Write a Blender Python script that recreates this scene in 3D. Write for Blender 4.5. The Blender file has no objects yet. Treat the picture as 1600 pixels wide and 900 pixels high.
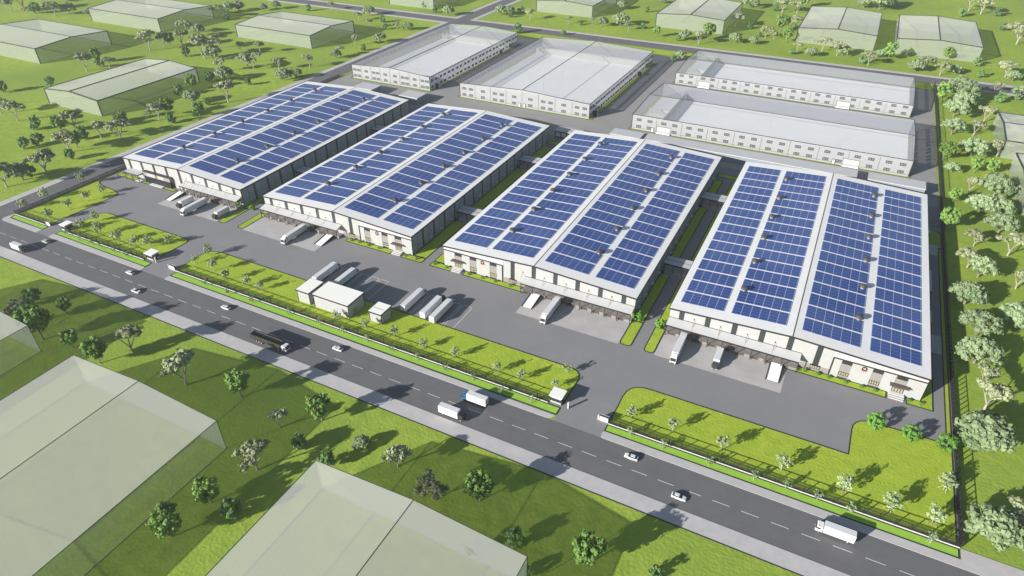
import bpy, math, random
from mathutils import Vector, Matrix
R = math.radians
scene = bpy.context.scene
COL = scene.collection

# ---------------------------------------------------------------- camera
cam_d = bpy.data.cameras.new("camera"); cam = bpy.data.objects.new("camera", cam_d); COL.objects.link(cam)
cam_d.sensor_width = 36.0; cam_d.lens = 1031.65 * 36 / 1600
cam_d.clip_start = 1.0; cam_d.clip_end = 6000
CAM = Vector((0, 0, 170)); YAW = 0.46908; PITCH = 0.60769
cam.location = CAM; cam.rotation_euler = (math.pi / 2 - PITCH, 0, YAW)
scene.camera = cam

# ---------------------------------------------------------------- sky, sun, exposure
SUN_EL = R(19.0); SH = Vector((0.535, 0.845))
world = bpy.data.worlds.new("World"); scene.world = world; world.use_nodes = True
nt = world.node_tree; nt.nodes.clear()
sky = nt.nodes.new('ShaderNodeTexSky'); sky.sky_type = 'NISHITA'; sky.sun_disc = False
sky.sun_elevation = SUN_EL; sky.sun_rotation = math.atan2(-SH.x, -SH.y) % (2 * math.pi)
sky.air_density = 1.0; sky.dust_density = 0.6; sky.ozone_density = 1.0
bg = nt.nodes.new('ShaderNodeBackground'); bg.inputs['Strength'].default_value = 0.062
wo = nt.nodes.new('ShaderNodeOutputWorld')
nt.links.new(sky.outputs[0], bg.inputs['Color']); nt.links.new(bg.outputs[0], wo.inputs['Surface'])
sl = bpy.data.lights.new("sun", 'SUN'); sl.energy = 5.0; sl.angle = R(0.6); sl.color = (1.0, 0.975, 0.93)
sun = bpy.data.objects.new("sun", sl); COL.objects.link(sun)
sun.rotation_euler = Vector((SH.x * math.cos(SUN_EL), SH.y * math.cos(SUN_EL), -math.sin(SUN_EL))).to_track_quat('-Z', 'Y').to_euler()
sun.location = (-200, -300, 400)
scene.view_settings.view_transform = 'Standard'; scene.view_settings.look = 'None'
scene.view_settings.exposure = 0.90; scene.view_settings.gamma = 1.0
scene.cycles.transparent_max_bounces = 24
scene.cycles.max_bounces = 6

# ---------------------------------------------------------------- helpers
def gp(u, v, z=0.0):
    """ground point seen at pixel (u, v) of the 1600x900 photograph (a surveying aid)"""
    f = 1031.65
    cy, sy, cp, sp = math.cos(YAW), math.sin(YAW), math.cos(PITCH), math.sin(PITCH)
    fw = Vector((-sy * cp, cy * cp, -sp)); rt = Vector((cy, sy, 0)); up = rt.cross(fw)
    d = fw + rt * ((u - 800) / f) - up * ((v - 450) / f)
    t = (z - CAM.z) / d.z
    p = CAM + d * t
    return p.x, p.y, (p - CAM).length

class MB:
    def __init__(s): s.v = []; s.f = []; s.m = []
    def add(s, vs, fs, m=0):
        o = len(s.v); s.v += [tuple(q) for q in vs]
        for f in fs: s.f.append(tuple(i + o for i in f)); s.m.append(m)
        return s
    def box(s, x0, x1, y0, y1, z0, z1, m=0):
        return s.add([(x0,y0,z0),(x1,y0,z0),(x1,y1,z0),(x0,y1,z0),(x0,y0,z1),(x1,y0,z1),(x1,y1,z1),(x0,y1,z1)],
              [(0,3,2,1),(4,5,6,7),(0,1,5,4),(1,2,6,5),(2,3,7,6),(3,0,4,7)], m)
    def prism(s, poly, a, b, axis='y', m=0):
        """poly of 2d points, extruded along axis from a to b; ccw seen from the -axis end"""
        n = len(poly)
        def P(p, t):
            return (p[0], t, p[1]) if axis == 'y' else ((t, p[0], p[1]) if axis == 'x' else (p[0], p[1], t))
        vs = [P(p, a) for p in poly] + [P(p, b) for p in poly]
        fs = [tuple(range(n)), tuple(range(2*n-1, n-1, -1))] + [(i, i+n, (i+1) % n + n, (i+1) % n) for i in range(n)]
        return s.add(vs, fs, m)
    def tube(s, p0, p1, r0, r1=None, n=6, m=0):
        r1 = r0 if r1 is None else r1
        p0 = Vector(p0); p1 = Vector(p1); d = (p1 - p0).normalized()
        a = d.orthogonal().normalized(); b = d.cross(a)
        vs = []
        for p, r in ((p0, r0), (p1, r1)):
            for i in range(n):
                t = 2 * math.pi * i / n; vs.append(p + (a * math.cos(t) + b * math.sin(t)) * r)
        fs = [(i, (i+1) % n, (i+1) % n + n, i + n) for i in range(n)] + [tuple(range(n-1, -1, -1)), tuple(range(n, 2*n))]
        return s.add(vs, fs, m)
    def lathe(s, prof, n=12, c=(0, 0, 0), m=0):
        vs = []; fs = []
        for r, z in prof:
            for i in range(n):
                t = 2 * math.pi * i / n; vs.append((c[0] + r * math.cos(t), c[1] + r * math.sin(t), c[2] + z))
        for k in range(len(prof) - 1):
            for i in range(n):
                fs.append((k*n+i, k*n+(i+1) % n, (k+1)*n+(i+1) % n, (k+1)*n+i))
        fs.append(tuple(range((len(prof)-1)*n, len(prof)*n)))
        return s.add(vs, fs, m)
    def quad(s, c, n, size, rnd, m=0):
        n = Vector(n).normalized(); a = n.orthogonal().normalized(); b = n.cross(a)
        t = rnd.random() * 6.28; a, b = a * math.cos(t) + b * math.sin(t), b * math.cos(t) - a * math.sin(t)
        c = Vector(c); w = size; h = size * rnd.uniform(.6, 1.0)
        return s.add([c - a*w - b*h*.4, c + a*w*.2 - b*h, c + a*w + b*h*.3, c - a*w*.3 + b*h], [(0,1,2,3)], m)
    def mesh(s, name, mats, smooth=False):
        me = bpy.data.meshes.new(name); me.from_pydata(s.v, [], s.f)
        for mt in (mats if isinstance(mats, (list, tuple)) else [mats]): me.materials.append(mt)
        if any(s.m): me.polygons.foreach_set('material_index', s.m)
        if smooth: me.polygons.foreach_set('use_smooth', [True] * len(s.f))
        me.update(); return me

def obj(name, mesh, parent=None, loc=None, rot=None, scale=None):
    o = bpy.data.objects.new(name, mesh); COL.objects.link(o)
    if parent: o.parent = parent
    if loc: o.location = loc
    if rot: o.rotation_euler = rot
    if scale: o.scale = scale
    return o
def build(name, mb, mats, parent=None, loc=None, rot=None, smooth=False):
    return obj(name, mb.mesh(name, mats, smooth), parent, loc, rot)
def tag(o, label, cat, group=None):
    o['label'] = label; o['category'] = cat
    if group: o['group'] = group
    return o
def thing(name, label, cat, loc=(0, 0, 0), rz=0, group=None, scale=None):
    return tag(obj(name, None, None, loc, (0, 0, rz), scale), label, cat, group)
def struct(o, kind='structure'):
    o['kind'] = kind; return o
def dup(root, loc, rz, label, group=None):
    r = root.copy(); COL.objects.link(r); r.location = loc; r.rotation_euler = (0, 0, rz)
    r['label'] = label
    if group: r['group'] = group
    for ch in list(root.children):
        c = ch.copy(); COL.objects.link(c); c.parent = r
        for g in list(ch.children):
            d = g.copy(); COL.objects.link(d); d.parent = c
    return r

# ---------------------------------------------------------------- materials
def pmat(name, col, rough=.8, var=.0, scale=1.0, col2=None, metal=0.0, spec=.3, bump=0.0, bscale=4.0, rnd=0.0, obj_space=False, big=None):
    m = bpy.data.materials.new(name); m.use_nodes = True; n = m.node_tree.nodes; l = m.node_tree.links
    p = n['Principled BSDF']; p.inputs['Roughness'].default_value = rough; p.inputs['Metallic'].default_value = metal
    p.inputs['Specular IOR Level'].default_value = spec
    c = (*col, 1); out = None
    if var > 0 or col2:
        tc = n.new('ShaderNodeTexCoord') if obj_space else n.new('ShaderNodeNewGeometry')
        src = tc.outputs['Object'] if obj_space else tc.outputs['Position']
        no = n.new('ShaderNodeTexNoise'); no.inputs['Scale'].default_value = scale; no.inputs['Detail'].default_value = 5
        no.inputs['Roughness'].default_value = .6
        l.new(src, no.inputs['Vector'])
        mr = n.new('ShaderNodeMapRange'); mr.inputs[1].default_value = .3; mr.inputs[2].default_value = .7
        l.new(no.outputs['Fac'], mr.inputs[0])
        mix = n.new('ShaderNodeMix'); mix.data_type = 'RGBA'
        c2 = (*(col2 if col2 else tuple(max(0, q * (1 - var)) for q in col)), 1)
        mix.inputs[6].default_value = c; mix.inputs[7].default_value = c2
        l.new(mr.outputs[0], mix.inputs[0]); out = mix.outputs[2]
        if big:
            n2 = n.new('ShaderNodeTexNoise'); n2.inputs['Detail'].default_value = 4
            if isinstance(big[0], tuple):
                mp = n.new('ShaderNodeMapping'); mp.inputs['Scale'].default_value = big[0]; n2.inputs['Scale'].default_value = 1.0
                l.new(src, mp.inputs['Vector']); l.new(mp.outputs[0], n2.inputs['Vector'])
            else:
                n2.inputs['Scale'].default_value = big[0]; l.new(src, n2.inputs['Vector'])
            m2 = n.new('ShaderNodeMapRange'); m2.inputs[1].default_value = .35; m2.inputs[2].default_value = .68
            l.new(n2.outputs['Fac'], m2.inputs[0])
            mx = n.new('ShaderNodeMix'); mx.data_type = 'RGBA'; l.new(m2.outputs[0], mx.inputs[0])
            l.new(out, mx.inputs[6]); mx.inputs[7].default_value = (*big[1], 1); out = mx.outputs[2]
    if rnd > 0:
        oi = n.new('ShaderNodeObjectInfo'); hs = n.new('ShaderNodeHueSaturation')
        mr2 = n.new('ShaderNodeMapRange'); mr2.inputs[3].default_value = 1 - rnd; mr2.inputs[4].default_value = 1 + rnd
        l.new(oi.outputs['Random'], mr2.inputs[0]); l.new(mr2.outputs[0], hs.inputs['Value'])
        if out: l.new(out, hs.inputs['Color'])
        else: hs.inputs['Color'].default_value = c
        out = hs.outputs[0]
    if out: l.new(out, p.inputs['Base Color'])
    else: p.inputs['Base Color'].default_value = c
    if bump > 0:
        g = n.new('ShaderNodeNewGeometry'); nb = n.new('ShaderNodeTexNoise'); nb.inputs['Scale'].default_value = bscale
        nb.inputs['Detail'].default_value = 4
        l.new(g.outputs['Position'], nb.inputs['Vector'])
        b = n.new('ShaderNodeBump'); b.inputs['Strength'].default_value = bump; b.inputs['Distance'].default_value = .3
        l.new(nb.outputs['Fac'], b.inputs['Height']); l.new(b.outputs[0], p.inputs['Normal'])
    return m

def alpha_mat(name, col, a, rough=.45):
    m = bpy.data.materials.new(name); m.use_nodes = True; n = m.node_tree.nodes; l = m.node_tree.links
    p = n['Principled BSDF']; p.inputs['Base Color'].default_value = (*col, 1); p.inputs['Roughness'].default_value = rough
    p.inputs['Alpha'].default_value = a; p.inputs['Specular IOR Level'].default_value = .3
    return m

M = dict(
    meadow=pmat('meadow_grass', (.365, .445, .062), .95, scale=.22, col2=(.215, .310, .040), bump=.6, bscale=.9, spec=.05, big=(.014, (.215, .305, .046))),
    lawn=pmat('lawn_grass', (.400, .480, .050), .95, scale=.25, col2=(.255, .355, .034), bump=.5, bscale=1.1, spec=.05, big=(.06, (.300, .395, .040))),
    verge=pmat('verge_grass', (.31, .52, .065), .95, scale=.6, col2=(.26, .45, .055), spec=.05),
    road=pmat('road_asphalt', (.150, .146, .147), .85, scale=.12, col2=(.118, .115, .117), spec=.2, bump=.05, bscale=3, big=((.012, .9, .5), (.142, .138, .139))),
    yard=pmat('yard_asphalt', (.245, .238, .240), .85, scale=.05, col2=(.205, .200, .202), spec=.2, big=(.35, (.225, .219, .221))),
    backyard=pmat('service_asphalt', (.30, .287, .27), .85, scale=.06, col2=(.26, .25, .24), spec=.2),
    apron=pmat('dock_apron_concrete', (.46, .435, .415), .8, scale=.15, col2=(.38, .365, .35), spec=.2),
    walk=pmat('pavement_concrete', (.49, .465, .45), .85, scale=.25, col2=(.42, .40, .395), spec=.15),
    kerb=pmat('dark_kerbstone', (.045, .048, .038), .85, spec=.1),
    kerbl=pmat('pale_kerbstone', (.40, .39, .38), .85, spec=.1),
    paint=pmat('road_paint', (.72, .72, .70), .7, var=.2, scale=3),
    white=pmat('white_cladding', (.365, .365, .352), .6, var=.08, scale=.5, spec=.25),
    roof=pmat('white_roof_sheet', (.76, .74, .71), .55, var=.06, scale=.08, spec=.3),
    canopy=pmat('canopy_sheet', (.50, .495, .485), .55, var=.07, scale=.15, spec=.3),
    fascia=pmat('fascia_white', (.43, .425, .405), .5),
    cream=pmat('cream_flat_roof', (.84, .82, .75), .6),
    dark=pmat('dark_trim', (.022, .022, .024), .5),
    pil=pmat('dark_pilaster', (.028, .034, .034), .45, spec=.5),
    ridge=pmat('ridge_cap', (.10, .085, .075), .6),
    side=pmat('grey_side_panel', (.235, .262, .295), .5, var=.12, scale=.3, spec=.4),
    infill=pmat('grey_infill_panel', (.24, .22, .205), .7, var=.08, scale=1.0),
    base=pmat('plinth_concrete', (.24, .215, .205), .8, var=.15, scale=.8),
    glass=pmat('dark_window_glass', (.03, .035, .04), .12, spec=.8),
    lit=pmat('pale_window_glass', (.28, .26, .17), .25, spec=.6),
    rail=pmat('solar_rail', (.36, .41, .55), .5),
    metal=pmat('vent_metal', (.07, .06, .055), .5),
    dock=pmat('dock_shelter', (.06, .05, .045), .8),
    wood=pmat('dock_brown', (.15, .10, .065), .8),
    step=pmat('step_stone', (.62, .62, .60), .7),
    trunk=pmat('pale_bark', (.40, .37, .31), .9, var=.4, scale=2, obj_space=True),
    bark=pmat('grey_bark', (.23, .21, .17), .9, var=.4, scale=2, obj_space=True),
    red=pmat('red_paint', (.55, .05, .05), .5),
    tyre=pmat('tyre_rubber', (.02, .02, .02), .85),
    vwhite=pmat('vehicle_white_paint', (.62, .62, .62), .25, spec=.6),
    vdark=pmat('vehicle_dark_paint', (.03, .03, .035), .3, spec=.6),
    vblue=pmat('vehicle_blue_paint', (.02, .13, .26), .3, spec=.6),
    vpale=pmat('vehicle_pale_green_paint', (.35, .42, .38), .3, spec=.6),
    vgrey=pmat('chassis_grey', (.07, .07, .075), .6),
    chrome=pmat('light_lens', (.75, .75, .72), .15, spec=.8),
    tarp=pmat('dump_body_black', (.012, .012, .012), .7, var=.3, scale=1.5),
    olive=pmat('dump_body_side', (.085, .085, .062), .6, var=.3, scale=.8),
    steel=pmat('dark_steel_fence', (.02, .02, .022), .5),
    wallw=pmat('fence_wall_white', (.55, .54, .50), .8, var=.1, scale=.5),
    walll=pmat('fence_wall_grey', (.33, .33, .32), .8, var=.15, scale=.5),
    slab=pmat('hall_floor_slab', (.84, .83, .81), .5, var=.06, scale=.05),
    troof=alpha_mat('translucent_roof_sheet', (.66, .66, .66), .28),
    twall=alpha_mat('translucent_wall_sheet', (.345, .345, .345), .84),
    twall2=alpha_mat('translucent_far_wall_sheet', (.33, .34, .38), .55),
    ghost=alpha_mat('clear_hall_sheet', (.40, .43, .37), .42, .5),
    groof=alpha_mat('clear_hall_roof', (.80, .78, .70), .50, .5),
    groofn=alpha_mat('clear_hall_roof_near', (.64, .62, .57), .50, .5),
    gedge=pmat('thin_dark_edge', (.04, .045, .04), .6),
    gedge2=pmat('thin_grey_edge', (.30, .32, .30), .6),
    win=pmat('window_frame_dark', (.025, .025, .03), .5),
    wpane=pmat('window_pane_pale', (.17, .175, .18), .25, spec=.5),
)
M['A'] = pmat('leaf_olive_grey', (.320, .350, .190), .85, scale=2.2, col2=(.190, .215, .115), spec=.1, rnd=.18, obj_space=True)
M['B'] = pmat('leaf_bright_green', (.190, .300, .065), .85, scale=2.2, col2=(.100, .190, .045), spec=.1, rnd=.30, obj_space=True)
M['C'] = pmat('leaf_sage_green', (.255, .325, .165), .85, scale=2.5, col2=(.150, .215, .100), spec=.1, rnd=.22, obj_space=True)
M['D'] = pmat('leaf_blue_green', (.160, .270, .080), .85, scale=2.5, col2=(.095, .180, .060), spec=.1, rnd=.25, obj_space=True)
M['E'] = pmat('leaf_pale_young', (.330, .400, .200), .85, scale=2.5, col2=(.220, .290, .130), spec=.1, rnd=.15, obj_space=True)
M['G'] = pmat('leaf_clipped_shrub', (.140, .300, .050), .85, scale=2.5, col2=(.090, .200, .035), spec=.1, rnd=.2, obj_space=True)

def solar_mat():
    m = bpy.data.materials.new('solar_cells_blue'); m.use_nodes = True; n = m.node_tree.nodes; l = m.node_tree.links
    p = n['Principled BSDF']; p.inputs['Roughness'].default_value = .28; p.inputs['Specular IOR Level'].default_value = .45
    tc = n.new('ShaderNodeTexCoord'); sp = n.new('ShaderNodeSeparateXYZ'); l.new(tc.outputs['Object'], sp.inputs[0])
    def lines(sock, period, width):
        a = n.new('ShaderNodeMath'); a.operation = 'MODULO'; a.inputs[1].default_value = period; l.new(sock, a.inputs[0])
        b = n.new('ShaderNodeMath'); b.operation = 'LESS_THAN'; b.inputs[1].default_value = width; l.new(a.outputs[0], b.inputs[0])
        return b.outputs[0]
    y = lines(sp.outputs['Y'], 2.075, .30)
    y2 = lines(sp.outputs['Y'], 1.0375, .13)
    ma = n.new('ShaderNodeMath'); ma.operation = 'MULTIPLY_ADD'; ma.inputs[1].default_value = .4; l.new(y2, ma.inputs[0]); l.new(y, ma.inputs[2])
    cl = n.new('ShaderNodeMath'); cl.operation = 'MINIMUM'; cl.inputs[1].default_value = 1.0; l.new(ma.outputs[0], cl.inputs[0])
    g = n.new('ShaderNodeNewGeometry')
    no = n.new('ShaderNodeTexNoise'); no.inputs['Scale'].default_value = .035; no.inputs['Detail'].default_value = 5; l.new(g.outputs['Position'], no.inputs['Vector'])
    mr = n.new('ShaderNodeMapRange'); mr.inputs[1].default_value = .35; mr.inputs[2].default_value = .65; l.new(no.outputs['Fac'], mr.inputs[0])
    sheen_mix = n.new('ShaderNodeMix'); sheen_mix.data_type = 'RGBA'; l.new(mr.outputs[0], sheen_mix.inputs[0])
    sheen_mix.inputs[6].default_value = (.020, .050, .190, 1); sheen_mix.inputs[7].default_value = (.050, .086, .240, 1)  # broad lighter blue noise patches: varying sheen painted into the cell colour
    mx = n.new('ShaderNodeMix'); mx.data_type = 'RGBA'; l.new(cl.outputs[0], mx.inputs[0]); l.new(sheen_mix.outputs[2], mx.inputs[6])
    mx.inputs[7].default_value = (.12, .165, .36, 1); l.new(mx.outputs[2], p.inputs['Base Color'])
    return m
M['solar'] = solar_mat()

# ---------------------------------------------------------------- ground, roads
def fillet(poly, rad, n=5):
    """poly [(x,y)], rad number or list; rounded corners"""
    out = []; N = len(poly)
    for i in range(N):
        r = rad[i] if isinstance(rad, (list, tuple)) else rad
        p = Vector(poly[i]); a = (Vector(poly[i-1]) - p); b = (Vector(poly[(i+1) % N]) - p)
        if r <= 0: out.append(tuple(p)); continue
        r = min(r, a.length * .49, b.length * .49)
        pa = p + a.normalized() * r; pb = p + b.normalized() * r
        for k in range(n + 1):
            t = k / n; q = pa * (1-t)**2 + p * 2*t*(1-t) + pb * t*t; out.append((q.x, q.y))
    return out
def area(poly): return sum(poly[i-1][0]*poly[i][1] - poly[i][0]*poly[i-1][1] for i in range(len(poly))) / 2
def inset(poly, d):
    N = len(poly); out = []; s = 1 if area(poly) > 0 else -1
    for i in range(N):
        p = Vector(poly[i]); a = (p - Vector(poly[i-1])); b = (Vector(poly[(i+1) % N]) - p)
        if a.length < 1e-6: a = b
        if b.length < 1e-6: b = a
        na = Vector((-a.y, a.x)).normalized() * s; nb = Vector((-b.y, b.x)).normalized() * s
        m = (na + nb)
        m = na if m.length < 1e-6 else m.normalized()
        k = d / max(.4, m.dot(na)); q = p + m * k; out.append((q.x, q.y))
    return out
def sheet(name, poly, z, mat):
    if area(poly) < 0: poly = poly[::-1]
    mb = MB(); mb.add([(x, y, z) for x, y in poly], [tuple(range(len(poly)))])
    return struct(build(name, mb, mat))
def rect(x0, x1, y0, y1): return [(x0, y0), (x1, y0), (x1, y1), (x0, y1)]
def lawn(name, poly, rad=0, z=.14, mat=None, kerb=None, kw=.42):
    """raised bed of grass edged by a kerb ring"""
    P = fillet(poly, rad) if rad else list(poly)
    if area(P) < 0: P = P[::-1]
    I = inset(P, kw); n = len(P)
    mb = MB(); mb.add([(x, y, z) for x, y in I], [tuple(range(n))]); struct(build(name, mb, mat or M['lawn']))
    k = MB(); zz = z + .03
    vs = [(x, y, 0) for x, y in P] + [(x, y, zz) for x, y in P] + [(x, y, zz) for x, y in I] + [(x, y, z - .05) for x, y in I]
    fs = []
    for i in range(n):
        j = (i + 1) % n
        fs += [(i, j, j+n, i+n), (i+n, j+n, j+2*n, i+2*n), (i+2*n, j+2*n, j+3*n, i+3*n)]
    k.add(vs, fs); struct(build('kerb', k, kerb or M['kerb']))

g = MB(); NX = 24
sheet('ground', rect(-2600, 2000, -1200, 3400), 0, M['meadow'])
# main road with pavements
sheet('road', rect(-2600, 2000, 135.8, 152.2), .020, M['road'])
sheet('road', rect(-396, -380.2, 152.2, 632), .020, M['road'])
sheet('road', rect(-2600, 2000, 632, 650), .020, M['road'])
sheet('road', rect(-396, -380.2, 650, 1600), .020, M['road'])
def pave(poly, rad=0):
    P = fillet(poly, rad) if rad else poly
    if area(P) < 0: P = P[::-1]
    mb = MB(); mb.prism(P[::-1], .0, .13, 'z')
    return struct(build('pavement', mb, M['walk']))
pave(rect(-2600, 2000, 129.9, 135.8))
struct(build('kerb', MB().box(-2600, 2000, 129.5, 129.88, 0, .16), M['kerb']))
pave([(-401.2, 152.2), (-396, 152.2), (-396, 632), (-401.2, 632)])
pave([(-2600, 152.2), (-401.2, 152.2), (-401.2, 156), (-2600, 156)])
pave([(-382.2, 150.0+2.2), (-350.6, 152.2), (-350.6, 155.4), (-379, 155.4), (-379.6, 160), (-380.2, 160)], [4, 0, 0, 3, 0, 0])
pave([(-340.9, 152.2), (-272.4, 152.2), (-272.4, 155.0), (-341.5, 155.4)], [0, 0, 2, 2])
pave([(-256.5, 152.2), (-62.8, 152.2), (-60.8, 154.6), (-256.5, 155.0)], [0, 2, 1, 0])
pave([(-43.6, 152.2), (64, 152.2), (64, 155.2), (-43.6, 155.4)], [2, 0, 0, 1])
pave([(64.0, 152.2), (2000, 152.2), (2000, 159.2), (64.0, 159.2)])
pave(rect(-2600, -401.2, 627.2, 632)); pave(rect(64.5, 2000, 627.2, 632))
pave(rect(-2600, -396, 650, 654.8)); pave(rect(-380.2, 2000, 650, 654.8))
pave(rect(-401, -396, 654.8, 1600)); pave(rect(-380.2, -375.2, 654.8, 1600))
# site yard
sheet('yard', rect(-379.4, 63.6, 157.0, 392), .030, M['yard'])
sheet('yard', rect(-376.6, 62.6, 392, 612), .034, M['backyard'])
for x0, x1 in ((-350.6, -340.9), (-272.4, -256.5), (-60.8, -43.6)):
    sheet('driveway', rect(x0, x1, 152.2, 157.0), .034, M['yard'])
# centre line dashes
x = -38.2 - 8.66 * 60
mk = []
dash = MB().box(0, 5.2, -.09, .09, 0, .006).mesh('lane_dash', M['paint'])
line = thing('lane_marking', 'broken white centre line along the wide main road', 'road marking', (0, 143.7, .024))
while x < 150:
    if x > -450: obj('dash', dash, line, (x, 0, 0))
    x += 8.66

# lawns (site plan)
lawn('lawn', [(-378.9, 160.4), (-352.3, 160.0), (-350.6, 199.5), (-356, 202.3), (-371, 203.4), (-376.8, 206.8), (-377.0, 224), (-378.8, 224)], [0, 1, 4, 6, 6, 2, 0, 0])
lawn('lawn', [(-378.5, 155.7), (-350.8, 155.4), (-350.8, 158.9), (-378.9, 158.9)], 0, mat=M['verge'])
lawn('lawn', [(-340.6, 159.8), (-274.4, 159.8), (-273.4, 182.6), (-340.2, 182.8)], [0, 1, 4, 5])
lawn('lawn', [(-340.6, 155.5), (-272.9, 155.1), (-272.9, 158.9), (-340.6, 158.9)], 0, mat=M['verge'])
lawn('lawn', [(-258.2, 159.8), (-60.9, 159.8), (-60.7, 180.5), (-258.2, 181.0)], [1, 1, 6, 8])
lawn('lawn', [(-256.2, 155.1), (-61.0, 155.0), (-61.0, 158.9), (-256.2, 158.9)], 0, mat=M['verge'])
lawn('lawn', [(-43.3, 159.8), (63.2, 159.8), (63.2, 340), (61.3, 340), (61.3, 202.0), (32.4, 201.6), (32.2, 182.5), (-43.3, 182.6)], [1, 0, 0, 0, 0, 7, 0, 8])
lawn('lawn', [(-43.4, 155.5), (63.6, 155.3), (63.6, 158.9), (-43.4, 158.9)], 0, mat=M['verge'])
for x0, x1 in ((-277.0, -271.8), (-263.4, -258.9), (-54.6, -49.6), (-44.6, -40.1)):
    lawn('lawn', rect(x0, x1, 202.5, 219.8), [2, 2, 0, 0])
for x0, x1, y0, y1 in ((-275.9, -271.8, 220.0, 372), (-263.4, -259.7, 220.0, 372), (-54.4, -49.6, 220.0, 372), (-44.6, -40.0, 220.0, 372),
                       (-158.5-7.2, -158.5, 221.2, 372), (-154.0, -148.1, 221.2, 372)):
    lawn('lawn', rect(x0, x1, y0, y1), 0)
for x0, x1 in ((-275.9, -259.7), (-165.7, -148.1), (-54.4, -40.0)):
    lawn('lawn', rect(x0, x1, 376.5, 382), 0)
# front beds
lawn('lawn', rect(-204.0, -176.6, 216.9, 220.7), [1, 0, 0, 0]); lawn('lawn', [(-170.4, 216.9), (-158.5, 216.9), (-158.5, 221.1), (-165.7, 221.1), (-165.7, 220.7), (-170.4, 220.7)], 0)
lawn('lawn', [(-154.0, 216.9), (-142.6, 216.9), (-142.6, 220.7), (-147.9, 220.7), (-147.9, 221.1), (-154.0, 221.1)], 0); lawn('lawn', rect(-136.2, -102.5, 216.9, 220.7), 0)
lawn('lawn', rect(8.0, 42.6, 216.9, 220.7), 0); lawn('lawn', [(48.9, 216.9), (57.8, 216.9), (57.8, 340), (53.6, 340), (53.6, 220.7), (48.9, 220.7)], 0)
lawn('lawn', rect(-375.3, -358.5, 216.4, 220.2), [2, 0, 0, 2]); lawn('lawn', rect(-353.5, -346.5, 216.4, 218.6), 0); lawn('lawn', rect(-335.0, -326.0, 216.4, 218.9), 0)
lawn('lawn', [(53.6, 343), (63.2, 343), (63.2, 362), (53.6, 362)], [0, 0, 4, 0])
# aprons
for x0, x1 in ((-322, -277.2), (-258.8, -211.2), (-100.9, -54.8), (-39.9, 7.9)):
    sheet('apron', rect(x0, x1, 202.2, 217.4), .045, M['apron'])
# strips round the back halls
lawn('lawn', rect(-379.4, -376.8, 380, 612), 0)
lawn('lawn', rect(-379.4, 63.2, 612.5, 630.5), 0)
lawn('lawn', rect(-368.8, -289.6, 430.0, 590), 2); lawn('lawn', rect(-265.4, -154.4, 429.4, 585.5), 2)
lawn('lawn', rect(-126, 48.6, 536.2, 611.0), 1); lawn('lawn', rect(-126, 48.6, 426.0, 504.5), 1)

# ---------------------------------------------------------------- solar arrays
W = 93.2; D = 159.9; HE = 10.8; HR = 13.1; SL = math.atan((HR - HE) / (W / 2)); YF = 220.9
CW, CP, CD = 3.18, 3.42, 8.30     # module stack width, pitch and depth
solar_cell = MB().box(0, CW, 0, CD, 0, .07).mesh('solar_module', M['solar'])
def array_frame(nc):
    mb = MB()
    for yy in (.35, CD/2 - .08, CD - .5): mb.box(-.1, nc*CP - CP + CW + .1, yy, yy + .16, -.10, -.02)
    for c in range(nc + 1): mb.box(c*CP - .235, c*CP - .005, 0, CD, -.10, .03)
    return mb.mesh('solar_array', M['rail'])
def array_full(nc):
    mb = MB()
    for c in range(nc + 1): mb.box(c*CP - .235, c*CP - .005, 0, CD, -.10, .03, 1)
    for c in range(nc): mb.box(c*CP, c*CP + CW, 0, CD, 0, .07, 0)
    return mb.mesh('solar_array', [M['solar'], M['rail']])
AF = {5: array_frame(5), 6: array_frame(6)}; AA = {5: array_full(5), 6: array_full(6)}
vent_b = MB().lathe([(.75, 0), (.75, .8), (.7, 1.0)], 10).mesh('roof_vent', M['side'])
vent_h = MB(); vent_h.lathe([(.75, 1.0), (1.3, 1.25), (1.45, 1.6), (1.25, 1.95), (.7, 2.25), (.15, 2.35)], 14)
for i in range(14):
    a = 2*math.pi*i/14; vent_h.box(1.36*math.cos(a)-.07, 1.36*math.cos(a)+.07, 1.36*math.sin(a)-.07, 1.36*math.sin(a)+.07, 1.2, 1.95)
vent_h = vent_h.mesh('vent_head', M['metal'])

def roof_z(x): return HE + (HR - HE) * (1 - abs(x - W/2) / (W/2))
PIL = [46.5 + 10.42 * k for k in range(-4, 5)]
def panel(mb, a, b, z0, y0, y1, m=0, drop=.42):
    pts = [(a, z0), (b, z0), (b, roof_z(b) - drop)]
    if a < W/2 < b: pts.append((W/2, HR - drop))
    pts.append((a, roof_z(a) - drop))
    mb.prism(pts, y0, y1, 'y', m)

_c = {}
def cached(key, fn):
    if key not in _c: _c[key] = fn()
    return _c[key]
win4 = MB()   # four-light window 3.4 x 1.4, frame + mullions, origin lower left, face at y=0
for a, b, c, d in ((0, 3.4, 0, .16), (0, 3.4, 1.34, 1.5)): win4.box(a, b, -.06, .1, c, d)
for k in range(5): win4.box(k*.81, k*.81 + .16, -.05, .1, .16, 1.34)
win4 = win4.mesh('window', M['dark'])
pane4 = MB()
for k in range(4): pane4.box(k*.81 + .18, k*.81 + .79, .0, .06, .18, 1.32)
pane4a = pane4.mesh('window_pane', M['glass']); pane4b = pane4.mesh('window_pane', M['lit'])
def window4(parent, x, z, y=-.16, lit=False):
    w = obj('window', win4, parent, (x, y, z)); obj('pane', pane4b if lit else pane4a, w, (0, 0, 0)); return w

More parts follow.
